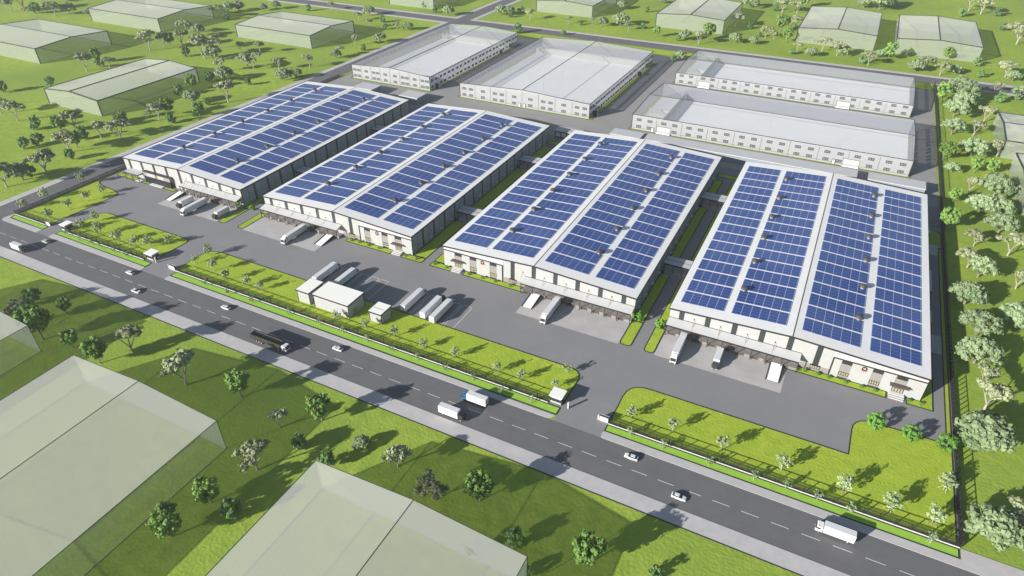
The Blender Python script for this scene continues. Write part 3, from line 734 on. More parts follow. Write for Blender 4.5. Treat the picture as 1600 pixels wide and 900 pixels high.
# half-finished looking halls of the back row
def win_mesh(w=3.3, h=1.7):
    q = MB(); q.box(0, w, -.1, .12, 0, .28); q.box(0, w, -.1, .12, h - .28, h)
    for a in (0, w/2 - .14, w - .28): q.box(a, a + .28, -.09, .12, .28, h - .28)
    p = MB(); p.box(.28, w/2 - .14, -.02, .04, .28, h - .28); p.box(w/2 + .14, w - .28, -.02, .04, .28, h - .28)
    return q.mesh('window', M['win']), p.mesh('pane', M['wpane'])
WM, WP = win_mesh()
def hall(x0, x1, y0, y1, he, hr, ridge, label, bays_front, pattern, bays_side, doors=()):
    t = thing('hall', label, 'hall', (x0, y0, 0), group='pale see-through roofed halls in the back row')
    L = x1 - x0; d = y1 - y0
    pts, F, E = hall_pts(0, L, 0, d, he, hr, ridge)
    for k, nm, mt in (('front', 'wall', 'twall'), ('back', 'wall', 'twall2'), ('sa', 'wall', 'twall2'), ('sb', 'wall', 'twall2'), ('ra', 'roof_slope', 'troof'), ('rb', 'roof_slope', 'troof')):
        mb = MB(); mb.add([pts[i] for i in F[k]], [tuple(range(len(F[k])))]); build(nm, mb, M[mt], t)
    mb = MB(); tube_edges(mb, pts, E + [(0,4),(1,5),(2,6)], .25); build('edge_frame', mb, M['gedge'], t)
    mb = MB(); mb.box(.6, L - .6, .6, d - .6, .15, .30); build('floor_slab', mb, M['slab'], t)
    # inner partition frames seen through the roof
    mb = MB()
    for q in range(1, 4):
        if ridge == 'y': mb.box(L*.5 - .08, L*.5 + .08, d*q/4 - .08, d*q/4 + .08, .3, hr - .3)
        else: mb.box(L*q/4 - .08, L*q/4 + .08, d*.5 - .08, d*.5 + .08, .3, hr - .3)
    if ridge == 'x':
        mb.box(17.5, 17.8, 1, d - 1, .3, 5.2); mb.box(24.0, 24.2, 1, d - 1, .3, .9); mb.box(2.0, 17.5, d*.45, d*.45 + .25, .3, 4.2)
    else:
        mb.box(1, L - 1, d - 16.2, d - 16.0, .3, 5.2); mb.box(1, L - 1, d - 9.2, d - 9.0, .3, 4.2)
    build('inner_frame', mb, M['gedge2'], t)
    def frontwin(cx, z):
        w = obj('window', WM, t, (cx - 1.55, -.05, z)); obj('pane', WP, w)
    bw = L / bays_front
    for i in range(bays_front):
        n = pattern[i % len(pattern)]
        for z in (1.6, 6.2):
            if n == 1: frontwin((i + .5) * bw, z)
            elif n == 2: frontwin((i + .28) * bw, z); frontwin((i + .72) * bw, z)
        if i > 0:
            hh = he + (0 if ridge == 'x' else (hr - he) * (1 - abs(i*bw - L/2)/(L/2))) - .9
            mb = MB(); mb.box(i*bw - .07, i*bw + .07, -.1, -.02, .2, hh); build('wall_joint', mb, M['gedge'], t)
    mb = MB(); mb.box(0, L, -.12, -.02, 1.15, 1.3); build('sill_band', mb, M['gedge'], t)
    if ridge == 'y': mb = MB(); mb.box(0, L, -.12, -.02, he - .9, he - .78); build('head_band', mb, M['gedge2'], t)
    bs = d / bays_side
    for i in range(bays_side):
        for f in (.28, .72):
            for z in (1.6, 6.4):
                w = obj('window', WM, t, (L + .05, (i + f) * bs - 1.55, z), (0, 0, math.pi/2)); obj('pane', WP, w)
                if ridge == 'y' and z > 3:
                    w = obj('window', WM, t, (-.05, (i + f) * bs + 1.55, z), (0, 0, -math.pi/2)); obj('pane', WP, w)
        if i > 0:
            mb = MB(); mb.box(L + .02, L + .1, i*bs - .08, i*bs + .08, .2, he - .3); build('wall_joint', mb, M['gedge'], t)
    for kind, a in doors:
        if kind == 'side':
            m = MB(); m.box(L + .1, L + .3, a, a + 4.2, .2, 3.6); dd = build('door', m, M['fascia'], t)
            m = MB(); m.box(L + .3, L + 3.4, a - .4, a + 4.6, .15, .45); build('landing', m, M['step'], t)
            m = MB(); m.box(L + .1, L + 3.0, a - .6, a - .4, .2, 4.0); build('porch_wall', m, M['dark'], t)
        elif kind == 'roller':
            m = MB(); m.box(a, a + 9, -.3, -.13, 1.3, 4.6); build('roller_door', m, M['fascia'], t)
            m = MB(); m.box(a - .2, a + 9.2, -1.6, -.13, .15, .9); build('landing', m, M['step'], t)
            m = MB(); m.box(a - .25, a - .02, -.32, -.12, .2, 4.8); m.box(a - .25, a + 9.25, -.32, -.12, 4.62, 4.8); build('door_frame', m, M['dark'], t)
        elif kind == 'door':
            m = MB(); m.box(a, a + 1.6, -.28, -.13, .2, 2.9); build('door', m, M['fascia'], t)
            m = MB(); m.box(a - .25, a - .02, -.32, -.12, .2, 3.2); m.box(a + 1.62, a + 1.85, -.32, -.12, .2, 3.2); m.box(a - .25, a + 1.85, -.32, -.12, 3.0, 3.2); build('door_frame', m, M['dark'], t)
    return t
PT = [2, 1, 2, 1, 1, 2, 1, 2]
hall(-367, -291.3, 432, 586.5, 10.8, 13.1, 'y', 'back row hall at far left with two rows of small windows', 8, PT, 12, (('side', 8), ('side', 118)))
hall(-263.2, -157.0, 431, 582.5, 10.7, 13.1, 'y', 'widest back row hall, second from left, with open roof view of its floor', 8, PT, 14, (('side', 8), ('side', 112), ('door', 50.2), ('door', 54.2)))
hall(-124.3, 47.0, 537.6, 609.5, 8.9, 11.2, 'x', 'long see-through hall farthest back on the right, facing the road beyond', 10, [2], 6, (('roller', 122), ('roller', 19)))
hall(-124.3, 47.2, 427.6, 502.6, 10.2, 12.5, 'x', 'long see-through hall on the right nearest the grey sheds', 10, [2], 6, (('roller', 135), ('door', 129.0), ('roller', 18), ('door', 14.0)))

# ---------------------------------------------------------------- vehicles
def wheels(t, xs, y, r=.5, w=.3):
    me = cached(('wheel', r), lambda: MB().tube((0, -w/2, 0), (0, w/2, 0), r, n=12, m=0).tube((0, -w/2 - .02, 0), (0, w/2 + .02, 0), r*.5, n=8, m=1).mesh('wheel', [M['tyre'], M['canopy']]))
    for x in xs:
        for s in (-1, 1): obj('wheel', me, t, (x, s*y, r))
def cab(t, x0, mat, h=2.9, L=2.2, sleeper=0.0, w=1.22):
    m = MB(); m.prism([(x0, .55), (x0 + L, .55), (x0 + L + .05, 1.5), (x0 + L - .25, h - .15), (x0 + L - .55, h), (x0, h)], -w, w); m
    c = build('cab', m, mat, t)
    m = MB(); m.prism([(x0 + L + .06, 1.55), (x0 + L + .07, 1.6), (x0 + L - .2, h - .22), (x0 + L - .28, h - .25)][::1], -w + .12, w - .12); build('windscreen', m, M['glass'], c)
    m = MB()
    for s in (-1, 1): m.box(x0 + L - 1.35, x0 + L - .35, s*w - .02, s*w + .02, 1.55, h - .45)
    build('side_window', m, M['glass'], c)
    m = MB(); m.box(x0 + L - .05, x0 + L + .14, -w, w, .45, .95); build('bumper', m, M['vgrey'], c)
    for s in (-1, 1):
        me = cached('lamp', lambda: MB().box(0, .05, -.2, .2, 0, .22).mesh('headlight', M['chrome'])); obj('headlight', me, t, (x0 + L + .15, s*(w - .3), .62))
        me = cached('mir', lambda: MB().box(-.06, .06, -.12, .12, 0, .55).mesh('mirror', M['dark'])); obj('mirror', me, t, (x0 + L - .1, s*(w + .18), 1.75))
    if h > 3:
        m = MB(); m.prism([(x0 + .1, h), (x0 + L - .6, h), (x0 + .5, h + .75), (x0 + .1, h + .8)], -w + .15, w - .15); build('air_deflector', m, mat, c)
    return c
def cargo(t, x0, x1, z0=1.15, z1=4.0, w=1.3, mat=None):
    b = .12
    m = MB(); sec = [(-w, z0), (w, z0), (w, z1 - b), (w - b, z1), (-w + b, z1), (-w, z1 - b)]
    m.prism(sec, x0, x1, 'x'); o = build('cargo_box', m, mat or M['vwhite'], t)
    m = MB()
    for a in (-w - .02, w - .05): m.box(x0, x1, a, a + .07, z0 - .1, z0 + .05)
    m.box(x0 - .04, x0 - .001, -w + .05, -.03, z0 + .1, z1 - .2); m.box(x0 - .04, x0 - .001, .03, w - .05, z0 + .1, z1 - .2); build('box_trim', m, M['canopy'], o)
    return o
def semi(label, cabmat, group, trailer=13.6):
    """nose to +x, tail at x=0"""
    t = thing('articulated_truck', label, 'truck', group=group)
    cargo(t, 0, trailer)
    m = MB(); m.box(.2, trailer - .3, -.5, .5, .75, 1.04); m.box(trailer - 2.5, trailer + 2.0, -.45, .45, .6, .74); m.box(2.5, 7.5, -1.2, 1.2, .35, .72); build('chassis', m, M['vgrey'], t)
    cab(t, trailer + .45, cabmat, 3.15, 2.3)
    wheels(t, (1.4, 2.7, 4.0, trailer - .6, trailer - 1.9, trailer + 2.0), 1.1)
    return t
def boxtruck(label, cabmat, L=7.4, h=3.6):
    t = thing('box_truck', label, 'truck')
    cargo(t, 0, L, .95, h, 1.2)
    m = MB(); m.box(.2, L + 1.6, -.45, .45, .55, .94); m.box(1.0, L - 1.2, -1.1, 1.1, .5, .85); build('chassis', m, M['vgrey'], t)
    cab(t, L + .2, cabmat, 2.7, 1.9, w=1.1); wheels(t, (1.6, L + 1.1), 1.0, .45)
    return t
def place(o, x, y, rz): o.location = (x, y, .05); o.rotation_euler = (0, 0, rz); return o
PK = 'articulated trucks parked in the marked bays'
s0 = place(semi('white articulated truck, leftmost in the marked bays behind narrow white building', M['vwhite'], PK), -191.3, 180.0, math.pi/2)
dup(s0, (-180.5, 180.0, .05), math.pi/2, 'white articulated truck, second from left, behind the largest white lawn building')
dup(s0, (-143.5, 180.3, .05), math.pi/2, 'white articulated truck parked alone right of the smallest white building')
s1 = place(semi('white trailer with dark cab, left of the adjoining parked pair', M['vdark'], PK), -133.3, 179.8, math.pi/2)
dup(s0, (-128.2, 179.0, .05), math.pi/2, 'white articulated truck, rightmost in bays, with empty bays on its right')
s1['group'] = PK
DK = 'trucks backed to the loading docks'
for x, y, lb in ((-31.9, 216.2, 'long white articulated truck backed to the rightmost warehouse dock'), (-87.1, 216.2, 'white articulated truck backed to the third warehouse dock'),
                 (-228.9, 216.2, 'white articulated truck backed to the second warehouse dock'), (-297.6, 214.4, 'long white articulated truck, middle of three at the leftmost warehouse dock')):
    dup(s0, (x, y, .05), -math.pi/2, lb, DK)
b0 = place(boxtruck('short white truck with dark cab at the rightmost warehouse dock', M['vdark'], 8.0), -16.8, 214.0, -math.pi/2); b0['group'] = DK
dup(b0, (-306.8, 213.2, .05), -math.pi/2, 'short white truck left of the long one at the leftmost warehouse', DK)
dup(b0, (-279.6, 213.0, .05), -math.pi/2, 'short white truck rightmost at the leftmost warehouse dock, near grass strip', DK)
place(boxtruck('small white box truck with dark cab on the road at far left', M['vdark'], 6.8, 3.4), -345.3, 137.8, 0)
place(boxtruck('white box truck with dark cab beside the blue cab truck on the road', M['vdark'], 7.8, 3.8), -98.5, 138.0, 0)
place(boxtruck('white box truck with bright blue cab on the road', M['vblue'], 7.8, 3.8), -84.8, 147.6, math.pi)
place(boxtruck('all white box truck driving at the lower right of the road', M['vwhite'], 8.4, 3.8), 36.2, 147.4, math.pi)
# black tipper
t = thing('tipper_truck', 'long black open tipper trailer truck with white cab on the road', 'truck')
m = MB(); L = 15.6; w = 1.3
m.box(0, L, -w, -w + .1, 1.2, 3.4, 1); m.box(0, L, w - .1, w, 1.2, 3.4, 1); m.box(0, .1, -w + .1, w - .1, 1.2, 3.4, 0); m.box(L - .1, L, -w + .1, w - .1, 1.2, 3.6, 0); m.box(.1, L - .1, -w + .1, w - .1, 1.2, 1.35, 0)
build('tipper_body', m, [M['tarp'], M['olive']], t)
m = MB()
for k in range(27): m.box(k*.59 + .05, k*.59 + .17, -w - .09, -w - .002, 1.2, 3.35); m.box(k*.59 + .05, k*.59 + .17, w + .002, w + .09, 1.2, 3.35)
m.box(0, L, -w - .12, -w + .13, 3.41, 3.55); m.box(0, L, w - .13, w + .12, 3.41, 3.55); build('side_ribs', m, M['tarp'], t)
m = MB(); m.box(.12, L - .12, -w + .12, w - .12, 1.36, 3.05); build('load', m, M['tarp'], t)
m = MB(); m.box(.2, L + 2.2, -.5, .5, .7, 1.19); build('chassis', m, M['vgrey'], t)
cab(t, L + .4, M['vwhite'], 3.0, 2.3); wheels(t, (2.6, 3.9, 5.2, L - 2.6, L - 1.3, L + 1.6), 1.1)
place(t, -187.6, 138.6, 0)
# cars
def car(label, mat, group):
    t = thing('car', label, 'car', group=group)
    def loft(secs, name, mt):
        m = MB(); n = len(secs[0])
        vs = [q for s in secs for q in s]; fs = [tuple(range(n))[::-1], tuple(range((len(secs)-1)*n, len(secs)*n))]
        for k in range(len(secs) - 1):
            for i in range(n): fs.append((k*n + i, k*n + (i+1) % n, (k+1)*n + (i+1) % n, (k+1)*n + i))
        m.add(vs, fs); o = build(name, m, mt, t); return o
    def sec(x, w, z0, z1): return [(x, -w, z0), (x, w, z0), (x, w*1.0, (z0+z1)/2), (x, w*.88, z1), (x, -w*.88, z1), (x, -w, (z0+z1)/2)]
    loft([sec(-2.25, .70, .40, .85), sec(-2.05, .86, .28, .98), sec(-1.2, .90, .25, 1.0), sec(.6, .90, .25, .98), sec(1.6, .88, .26, .88), sec(2.15, .80, .32, .76), sec(2.3, .62, .42, .66)], 'body', mat)
    def s2(x, w, z0, z1, q): return [(x, -w, z0), (x, w, z0), (x, q, z1), (x, -q, z1)]
    loft([s2(-1.95, .76, .94, .96, .74), s2(-1.35, .80, .96, 1.36, .62), s2(.15, .80, .96, 1.38, .62), s2(1.05, .76, .92, .96, .72)], 'cabin_glass', M['glass'])
    m = MB(); m.add([(-1.30,-.63,1.365),(.20,-.63,1.385),(.20,.63,1.385),(-1.30,.63,1.365),(-1.2,-.5,1.44),(.05,-.5,1.45),(.05,.5,1.45),(-1.2,.5,1.44)],
        [(0,1,5,4),(1,2,6,5),(2,3,7,6),(3,0,4,7),(4,5,6,7),(3,2,1,0)]); build('roof', m, mat, t)
    m = MB()
    for s in (-1, 1): m.box(2.08, 2.26, s*.6 - .16, s*.6 + .16, .56, .70)
    build('headlights', m, M['chrome'], t)
    wheels(t, (-1.35, 1.4), .80, .32, .22)
    return t
CG = 'cars on the main road'
c0 = place(car('white car in the far lane beside the middle gateway', M['vwhite'], CG), -274.2, 148.2, math.pi)
dup(c0, (-258.8, 139.3, .05), 0, 'white car in the near lane left of the middle gateway wall')
dup(c0, (-213.5, 148.4, .05), math.pi, 'white car in the far lane left of the black tipper truck')
dup(c0, (-152.7, 148.4, .05), math.pi, 'white car in the far lane just right of the black tipper truck')
dup(c0, (-31.2, 148.3, .05), math.pi, 'white car in the far lane right of the rightmost gateway')
dup(c0, (-13.1, 139.8, .05), 0, 'white car in the near lane, nearest the bottom right')
place(car('pale grey green car at the mouth of the leftmost gateway', M['vpale'], CG), -336.7, 148.3, math.pi)

# parking bays
def bays(x0, n, pitch, w, y0, y1, label):
    t = thing('parking_marking', label, 'parking bay', (0, 0, .036)); lw = .2
    for k in range(n):
        a = x0 + k * pitch; m = MB()
        m.box(a, a + lw, y0, y1 - .6, 0, .006); m.box(a + w - lw, a + w, y0, y1 - .6, 0, .006)
        m.box(a + .5, a + w - .5, y1 - lw, y1, 0, .006)
        m.prism([(a, y1 - .6), (a + lw, y1 - .6), (a + .5, y1 - lw), (a + .5, y1)], 0, .006, 'z'); m.prism([(a + w - .5, y1), (a + w - .5, y1 - lw), (a + w - lw, y1 - .6), (a + w, y1 - .6)], 0, .006, 'z')
        build('bay_line', m, M['paint'], t)
bays(-193.6, 6, 5.25, 4.5, 181.5, 197.2, 'white lined truck bays behind the largest white lawn building')
bays(-145.8, 5, 5.55, 4.7, 181.2, 197.0, 'white lined truck bays right of the smallest white lawn building')

# ---------------------------------------------------------------- trees
def crown_mesh(kind, seed):
    r = random.Random(kind + str(seed)); m = MB()
    def lobe(c, rad, flat=1.0, cards=26, cs=.4, core=.78):
        c = Vector(c)
        # lumpy core
        n = 6; rings = [(-.7, .7), (0, 1.0), (.7, .7)]
        vs = [(c.x, c.y, c.z - rad*core*flat)]
        for zz, rr in rings:
            for i in range(n):
                a = 2*math.pi*(i + r.random()*.5)/n; q = rad*core*r.uniform(.8, 1.1)
                vs.append((c.x + math.cos(a)*rr*q, c.y + math.sin(a)*rr*q, c.z + zz*q*flat))
        vs.append((c.x, c.y, c.z + rad*core*flat)); fs = [(0, 1+(i+1) % n, 1+i) for i in range(n)]
        for k in range(2):
            for i in range(n): fs.append((1+k*n+i, 1+k*n+(i+1) % n, 1+(k+1)*n+(i+1) % n, 1+(k+1)*n+i))
        fs += [(1+2*n+i, 1+2*n+(i+1) % n, 1+3*n) for i in range(n)]
        m.add(vs, fs)
        for i in range(cards):
            d = Vector((r.gauss(0, 1), r.gauss(0, 1), r.gauss(.25, 1))).normalized()
            p = c + Vector((d.x, d.y, d.z*flat)) * rad * r.uniform(.85, 1.12)
            nn = d + Vector((r.uniform(-1, 1), r.uniform(-1, 1), r.uniform(-1, 1))) * .45
            m.quad(p, nn, rad*cs*r.uniform(.6, 1.15), r)
    if kind == 'A':
        ox, oy = r.uniform(-.05, .05), r.uniform(-.05, .05); cl = [(r.uniform(-.25, .25), r.uniform(-.25, .25), r.uniform(-.05, .05)) for _ in range(4)]
        for i in range(42):
            c = r.choice(cl); a = r.random()*6.28; q = r.random()**.5*.24
            x, y = c[0] + math.cos(a)*q, c[1] + math.sin(a)*q
            lobe((x*.95+ox, y*.95+oy, .64 + c[2] - .35*(x*x+y*y) + r.uniform(-.05, .05)), r.uniform(.065, .115), .65, 20, .36)
    elif kind == 'B':
        for i in range(44):
            d = Vector((r.gauss(0, 1), r.gauss(0, 1), r.gauss(0, 1))).normalized(); q = r.uniform(.26, .40)
            lobe((d.x*q, d.y*q, .74 + d.z*q*.95), r.uniform(.09, .14), 1, 20, .34)
    elif kind == 'C':
        for i in range(66):
            a = r.random()*6.28; q = r.random()**.55; z = .20 + .36*math.sqrt(max(0, 1-q*q))*r.uniform(.75, 1.05)
            lobe((math.cos(a)*q*.41, math.sin(a)*q*.41, z), r.uniform(.07, .12), .85, 20, .34)
    elif kind == 'D':
        for i in range(40):
            d = Vector((r.gauss(0, 1), r.gauss(0, 1), r.gauss(0, 1))).normalized(); q = r.uniform(.25, .38)
            lobe((d.x*q, d.y*q, max(.10, .48 + d.z*q*1.15)), r.uniform(.09, .14), 1, 20, .34)
    elif kind in 'EF':
        N = 48 if kind == 'E' else 18
        for i in range(N):
            d = Vector((r.gauss(0, 1), r.gauss(0, 1), r.gauss(0, 1))).normalized(); q = r.uniform(.12, .42)
            c = Vector((d.x*q, d.y*q, .70 + d.z*q*1.0)); rad = r.uniform(.07, .12)
            for k in range(13):
                e = Vector((r.gauss(0, 1), r.gauss(0, 1), r.gauss(0, 1))).normalized()
                m.quad(c + e*rad*r.uniform(.4, 1.1), e + Vector((0, 0, .6)), (.042 if kind == 'E' else .05)*r.uniform(.7, 1.3), r)
    elif kind == 'G':
        for i in range(40):
            d = Vector((r.gauss(0, 1), r.gauss(0, 1), r.gauss(.2, 1))).normalized(); lobe((d.x*.36, d.y*.36, max(.1, .42 + d.z*.33)), .11, 1, 18, .30)
    return m.mesh('crown_' + kind, M['C' if kind == 'F' else kind])
def trunk_mesh(kind, seed):
    r = random.Random('t' + kind + str(seed)); m = MB()
    if kind == 'A':
        a0 = r.random()*6.28; base = (0, 0, -.02); f = (r.uniform(-.02, .02), r.uniform(-.02, .02), .16)
        m.tube(base, f, .030, .022, 7)
        for k in range(3):
            a = a0 + k*2.2; e = (math.cos(a)*.14, math.sin(a)*.14, .42); m.tube(f, e, .020, .013, 5)
            for q in (-.5, .5): m.tube(e, (e[0]*1.8 + math.cos(a+1.57)*q*.18, e[1]*1.8 + math.sin(a+1.57)*q*.18, .64), .012, .006, 4)
    elif kind == 'B':
        e = (r.uniform(-.04, .04), r.uniform(-.04, .04), .45); m.tube((0, 0, -.02), e, .028, .018, 7)
        for k in range(4): a = k*1.6 + r.random(); m.tube(e, (math.cos(a)*.24, math.sin(a)*.24, .78), .014, .006, 4)
    elif kind == 'C':
        m.tube((0, 0, -.02), (0, .01, .14), .032, .026, 7)
        for k in range(5): a = k*1.26 + r.random(); m.tube((0, .01, .13), (math.cos(a)*.28, math.sin(a)*.28, .34), .018, .007, 4)
    elif kind == 'D': m.tube((0, 0, -.02), (0, 0, .8), .022, .01, 6)
    elif kind in 'EF':
        m.tube((0, 0, -.02), (0, 0, .8), .020 if kind == 'E' else .03, .012, 5)
        for k in range(7): a = k*2.4; z = .38 + k*.06; m.tube((0, 0, z), (math.cos(a)*.3, math.sin(a)*.3, z + .28), .009, .004, 3)
        for k in range(3): a = k*2.09 + .4; m.tube((math.cos(a)*.22, math.sin(a)*.22, 0), (0, 0, .46), .010, .010, 3)
    elif kind == 'G': m.tube((0, 0, -.02), (0, 0, .35), .03, .02, 6)
    return m.mesh('trunk_' + kind, M['trunk'] if kind in 'AEF' else M['bark'])
NV = dict(A=4, B=3, C=4, D=2, E=3, F=2, G=1)
CR = {k: [crown_mesh(k, s) for s in range(n)] for k, n in NV.items()}
TR = {k: [trunk_mesh(k, s) for s in range(n)] for k, n in NV.items()}
DESC = dict(A='flat topped olive grey tree', B='round bright green tree', C='pale sage bushy tree', D='low rounded blue green tree', E='pale young staked tree', F='thin sapling', G='round clipped shrub')
CAT = dict(A='tree', B='tree', C='tree', D='tree', E='tree', F='sapling', G='shrub')
NAME = dict(A='flat_topped_tree', B='round_tree', C='bushy_tree', D='low_tree', E='young_tree', F='sapling', G='clipped_shrub')
ORD = 'first second third fourth fifth sixth seventh eighth ninth tenth eleventh twelfth thirteenth fourteenth fifteenth sixteenth seventeenth eighteenth nineteenth twentieth'.split()
ZONES = [
 ('in the meadow left of the warehouses', 'D80,134,12 D5,144,14 A29,189,27 A3,178,24 D57,202,16 B97,207,20 A119,205,32 D131,217,16 A159,216,26 A189,216,30 D187,197,16 D193,189,14 D40,232,14 D62,227,16 A110,238,32 B121,231,18 D111,249,14 A74,271,34 A11,292,36 C36,281,32'),
 ('at the top left corner', 'A19,19,20 A38,17,26 A87,24,20 D56,21,14 A69,5,16 A45,22,10 C109,21,18 C139,24,12'),
 ('behind the long left meadow hall', 'A136,111,26 A173,109,20 D157,105,12 B153,98,14 A235,79,30 A257,73,20 B267,72,14 A285,72,26 D292,88,12 A293,52,20 C311,57,20'),
 ('above the leftmost warehouse rear corner', 'A320,91,34 C333,92,26 A343,75,22 A341,28,20 C357,20,18 D355,31,10 C373,17,18 A376,81,16 A388,107,24 A397,109,18'),
 ('between left hall and leftmost warehouse', 'C352,125,26 A347,112,20 D329,128,14 D388,133,10 A357,160,34 B302,141,16 D280,149,14 C301,160,24 B313,182,16 D325,164,10 A249,188,26 C235,181,14 B265,180,20 D269,192,14'),
 ('left of the left back hall', 'C444,125,24 A436,108,20 C463,122,20 A484,105,20 A407,83,18 A401,97,14 C525,91,16 A531,88,16 A555,71,16 D568,79,9 C594,67,20 A577,43,14 A561,32,14 C577,24,18 D598,35,10 D601,46,8 A620,48,14 C638,47,16'),
 ('near the back crossroads', 'D664,12,11 D680,20,8 C701,24,18 C783,23,18 C795,23,18 D798,27,8 C813,19,12 A828,31,18 C412,16,12 C432,14,14 D482,17,9 A519,15,12'),
 ('beyond the back road at top centre', 'A888,37,12 D907,39,7 A925,39,12 C940,41,18 C969,40,26 A982,47,14 D1004,45,8 B1025,58,12 C971,14,16 D1011,19,7 C1033,5,12 D809,52,14 D880,55,8 D1051,96,9 C1062,94,18'),
 ('beyond the back road right of centre', 'D1059,64,8 C1070,63,20 A1091,69,22 B1106,62,18 C1147,67,18 A1149,41,22 D1172,45,9 A1195,60,18 C1176,69,14 D1185,58,8 A1222,20,22 A1245,21,18 B1257,11,14 D1211,17,8 A1232,49,22 A1242,45,20 B1219,49,18 B1228,66,16 A1209,61,14 D1236,85,9 A1245,81,14 C1266,88,18 A1284,80,22 A1307,87,22 C1316,87,16 C1172,12,22 A1209,8,14'),
 ('beyond the back road at upper right', 'B1387,93,18 A1356,102,22 D1347,99,12 C1373,90,14 C1430,111,22 A1446,107,20 A1468,118,22 C1492,115,18 B1477,94,14 D1525,103,12 D1530,121,11 A1570,120,26 C1581,127,20 A1553,147,20 C1349,12,22 C1373,16,26 C1390,10,22 A1513,17,24 A1532,22,26 D1501,26,12 D1565,48,10 A1588,69,34 D1557,25,12'),
 ('right of the back yard fence', 'C1496,156,46 B1469,160,22 C1489,182,34 C1502,168,30 C1486,210,34 A1536,191,28 C1517,243,38 A1520,212,26 B1473,250,24 A1557,244,26 A1558,205,18 D1560,219,14 D1560,160,14 C1593,153,24 D1588,156,9'),
 ('right of the warehouse rear corner', 'C1486,269,22 B1521,270,18 A1513,302,28 C1552,306,44 C1587,309,28 C1530,332,42 C1558,334,34 B1488,316,18 B1476,358,26 C1559,364,42 B1546,272,18 A1521,384,28 A1574,399,40'),
 ('right of the lower site fence', 'A1511,418,34 C1527,433,42 C1506,475,48 A1587,451,34 C1580,507,46 C1525,523,56 C1522,567,56 A1533,600,34 A1537,641,58 C1530,695,74 A1590,825,50 C1545,842,72'),
 ('below the road at far left', 'A40,507,42 B68,530,44 D55,475,26 B106,490,22 B115,543,26 B157,567,34 A209,550,50 A291,601,66 B378,620,40'),
 ('below the road, left of centre', 'A438,667,38 B503,657,44 B330,785,42 B269,838,50 D365,805,34 A402,734,60 D469,699,26 D513,727,30 C566,698,30 A622,729,56'),
 ('below the road, right of centre', 'A680,780,56 B750,782,50 A741,868,34 D805,850,34 B917,882,54 D1022,900,24 D818,899,26'),
 ('on the lawn left of the leftmost gateway', 'E80,344,16 E109,328,15 E137,314,14 E162,303,13'),
 ('beside the left side road fence', 'E39,326,15 E72,311,15 E130,288,15'),
 ('on lawn between the left gateways', 'E150,346,14 E157,366,18 E186,378,17 E212,385,17 E234,386,17 E265,381,15 E129,358,15'),
 ('left of the lawn buildings', 'E327,399,16 E306,412,15 E335,423,17 E355,438,17 E387,446,17 E408,453,15'),
 ('right of the lawn buildings', 'E527,502,18 E571,514,17 E616,526,18 E662,544,18 E711,558,18 E777,581,18 E814,593,19 E886,583,18 E867,606,16'),
 ('on the lawn at the lower right', 'E986,652,22 E1050,673,22 E1126,704,26 E1221,733,26 E1316,767,28 E1388,797,30 E1455,818,28 E1474,765,28'),
 ('on the grass verge of the left fences', 'F107,368,9 F126,376,9 F145,383,9 F160,389,9 F180,395,9 F199,402,9 F322,446,10 F357,461,10 F394,473,11'),
 ('on the grass verge of the long fence', 'F452,492,11 F500,507,11 F536,520,11 F574,534,12 F612,549,12 F652,563,12 F695,580,13 F739,594,13 F782,614,14 F830,630,14'),
 ('on the verge right of the rightmost gateway', 'F984,681,15 F1035,701,15 F1107,726,16 F1177,749,16 F1227,763,16 F1276,781,17 F1327,800,17 F1452,848,18'),
 ('in the yard corner right of the lower lawn', 'G1364,668,28 G1419,686,28 G1476,702,30'),
 ('at the front end of a warehouse aisle', 'G375,323,14 G395,328,10 G996,500,22 G1030,511,18'),
]
rr = random.Random(5); NT = 0
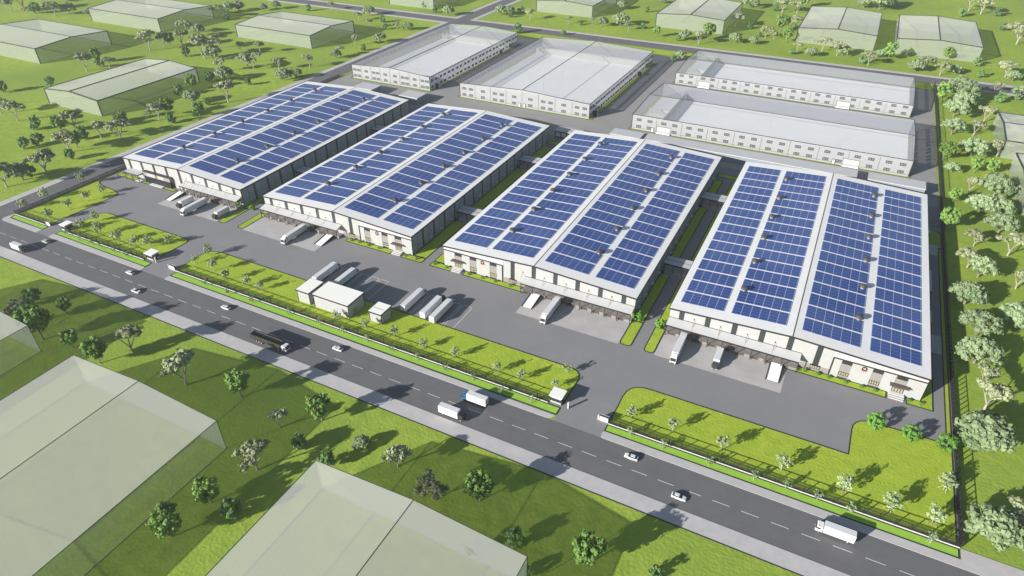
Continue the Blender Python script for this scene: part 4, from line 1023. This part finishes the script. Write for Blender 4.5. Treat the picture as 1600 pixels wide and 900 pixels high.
for zone, data in ZONES:
    items = [(s[0], *map(float, s[1:].split(','))) for s in data.split()]
    for kind in sorted({i[0] for i in items}):
        g_ = sorted([i for i in items if i[0] == kind], key=lambda q: q[1])
        for k, (_, u, v, w) in enumerate(g_):
            x, y, dist = gp(u, v, .1); wm = w * dist / 1031.65 * (1.13 if kind in 'ABCD' and v < 330 and u < 1450 else 1.0)
            n = len(g_)
            lb = DESC[kind] + ' ' + zone
            if n > 1:
                lb += (', leftmost' if k == 0 else ', rightmost' if k == n - 1 else ', ' + ORD[k] + ' from left')
            t = thing(NAME[kind], lb, CAT[kind], (x, y, .08 if kind in 'EFG' else 0), rr.random()*6.28, DESC[kind] + 's', (wm, wm, wm * rr.uniform(.92, 1.08)))
            i = rr.randrange(NV[kind])
            obj('trunk', TR[kind][i], t); obj('crown', CR[kind][i], t); NT += 1
# small shrubs in the beds at the office fronts
beds = [('second warehouse', (-201, -196.5, -190.5, -184, -168.5, -162.5)), ('third warehouse', (-152.2, -145.5, -133, -126, -119.5, -112, -106)), ('rightmost warehouse', (14.0, 18.5, 22.5, 28.5, 34.0, 38.3, 49.8, 53.5))]
for wn, xs in beds:
    for k, x in enumerate(xs):
        lb = 'small round shrub in the front bed of the ' + wn + (', leftmost' if k == 0 else ', rightmost' if k == len(xs) - 1 else ', ' + ORD[k] + ' from left')
        s = rr.uniform(1.7, 2.2)
        t = thing('clipped_shrub', lb, 'shrub', (x, 218.6, .14), rr.random()*6, 'small shrubs in the front beds', (s, s, s * .85))
        obj('trunk', TR['G'][0], t); obj('crown', CR['G'][0], t)
hz = MB().box(-2700, 2100, -1300, 3500, -1.0, 175).mesh('haze', [])
hm = bpy.data.materials.new('pale_air'); hm.use_nodes = True; hm.node_tree.nodes.clear()
pv = hm.node_tree.nodes.new('ShaderNodeVolumePrincipled'); pv.inputs['Color'].default_value = (.86, .90, .90, 1); pv.inputs['Density'].default_value = 0.00012
pv.inputs['Anisotropy'].default_value = .2
mo = hm.node_tree.nodes.new('ShaderNodeOutputMaterial'); hm.node_tree.links.new(pv.outputs[0], mo.inputs['Volume'])
hz.materials.append(hm); struct(obj('haze', hz), 'stuff')
print('trees', NT, 'objects', len(bpy.data.objects))
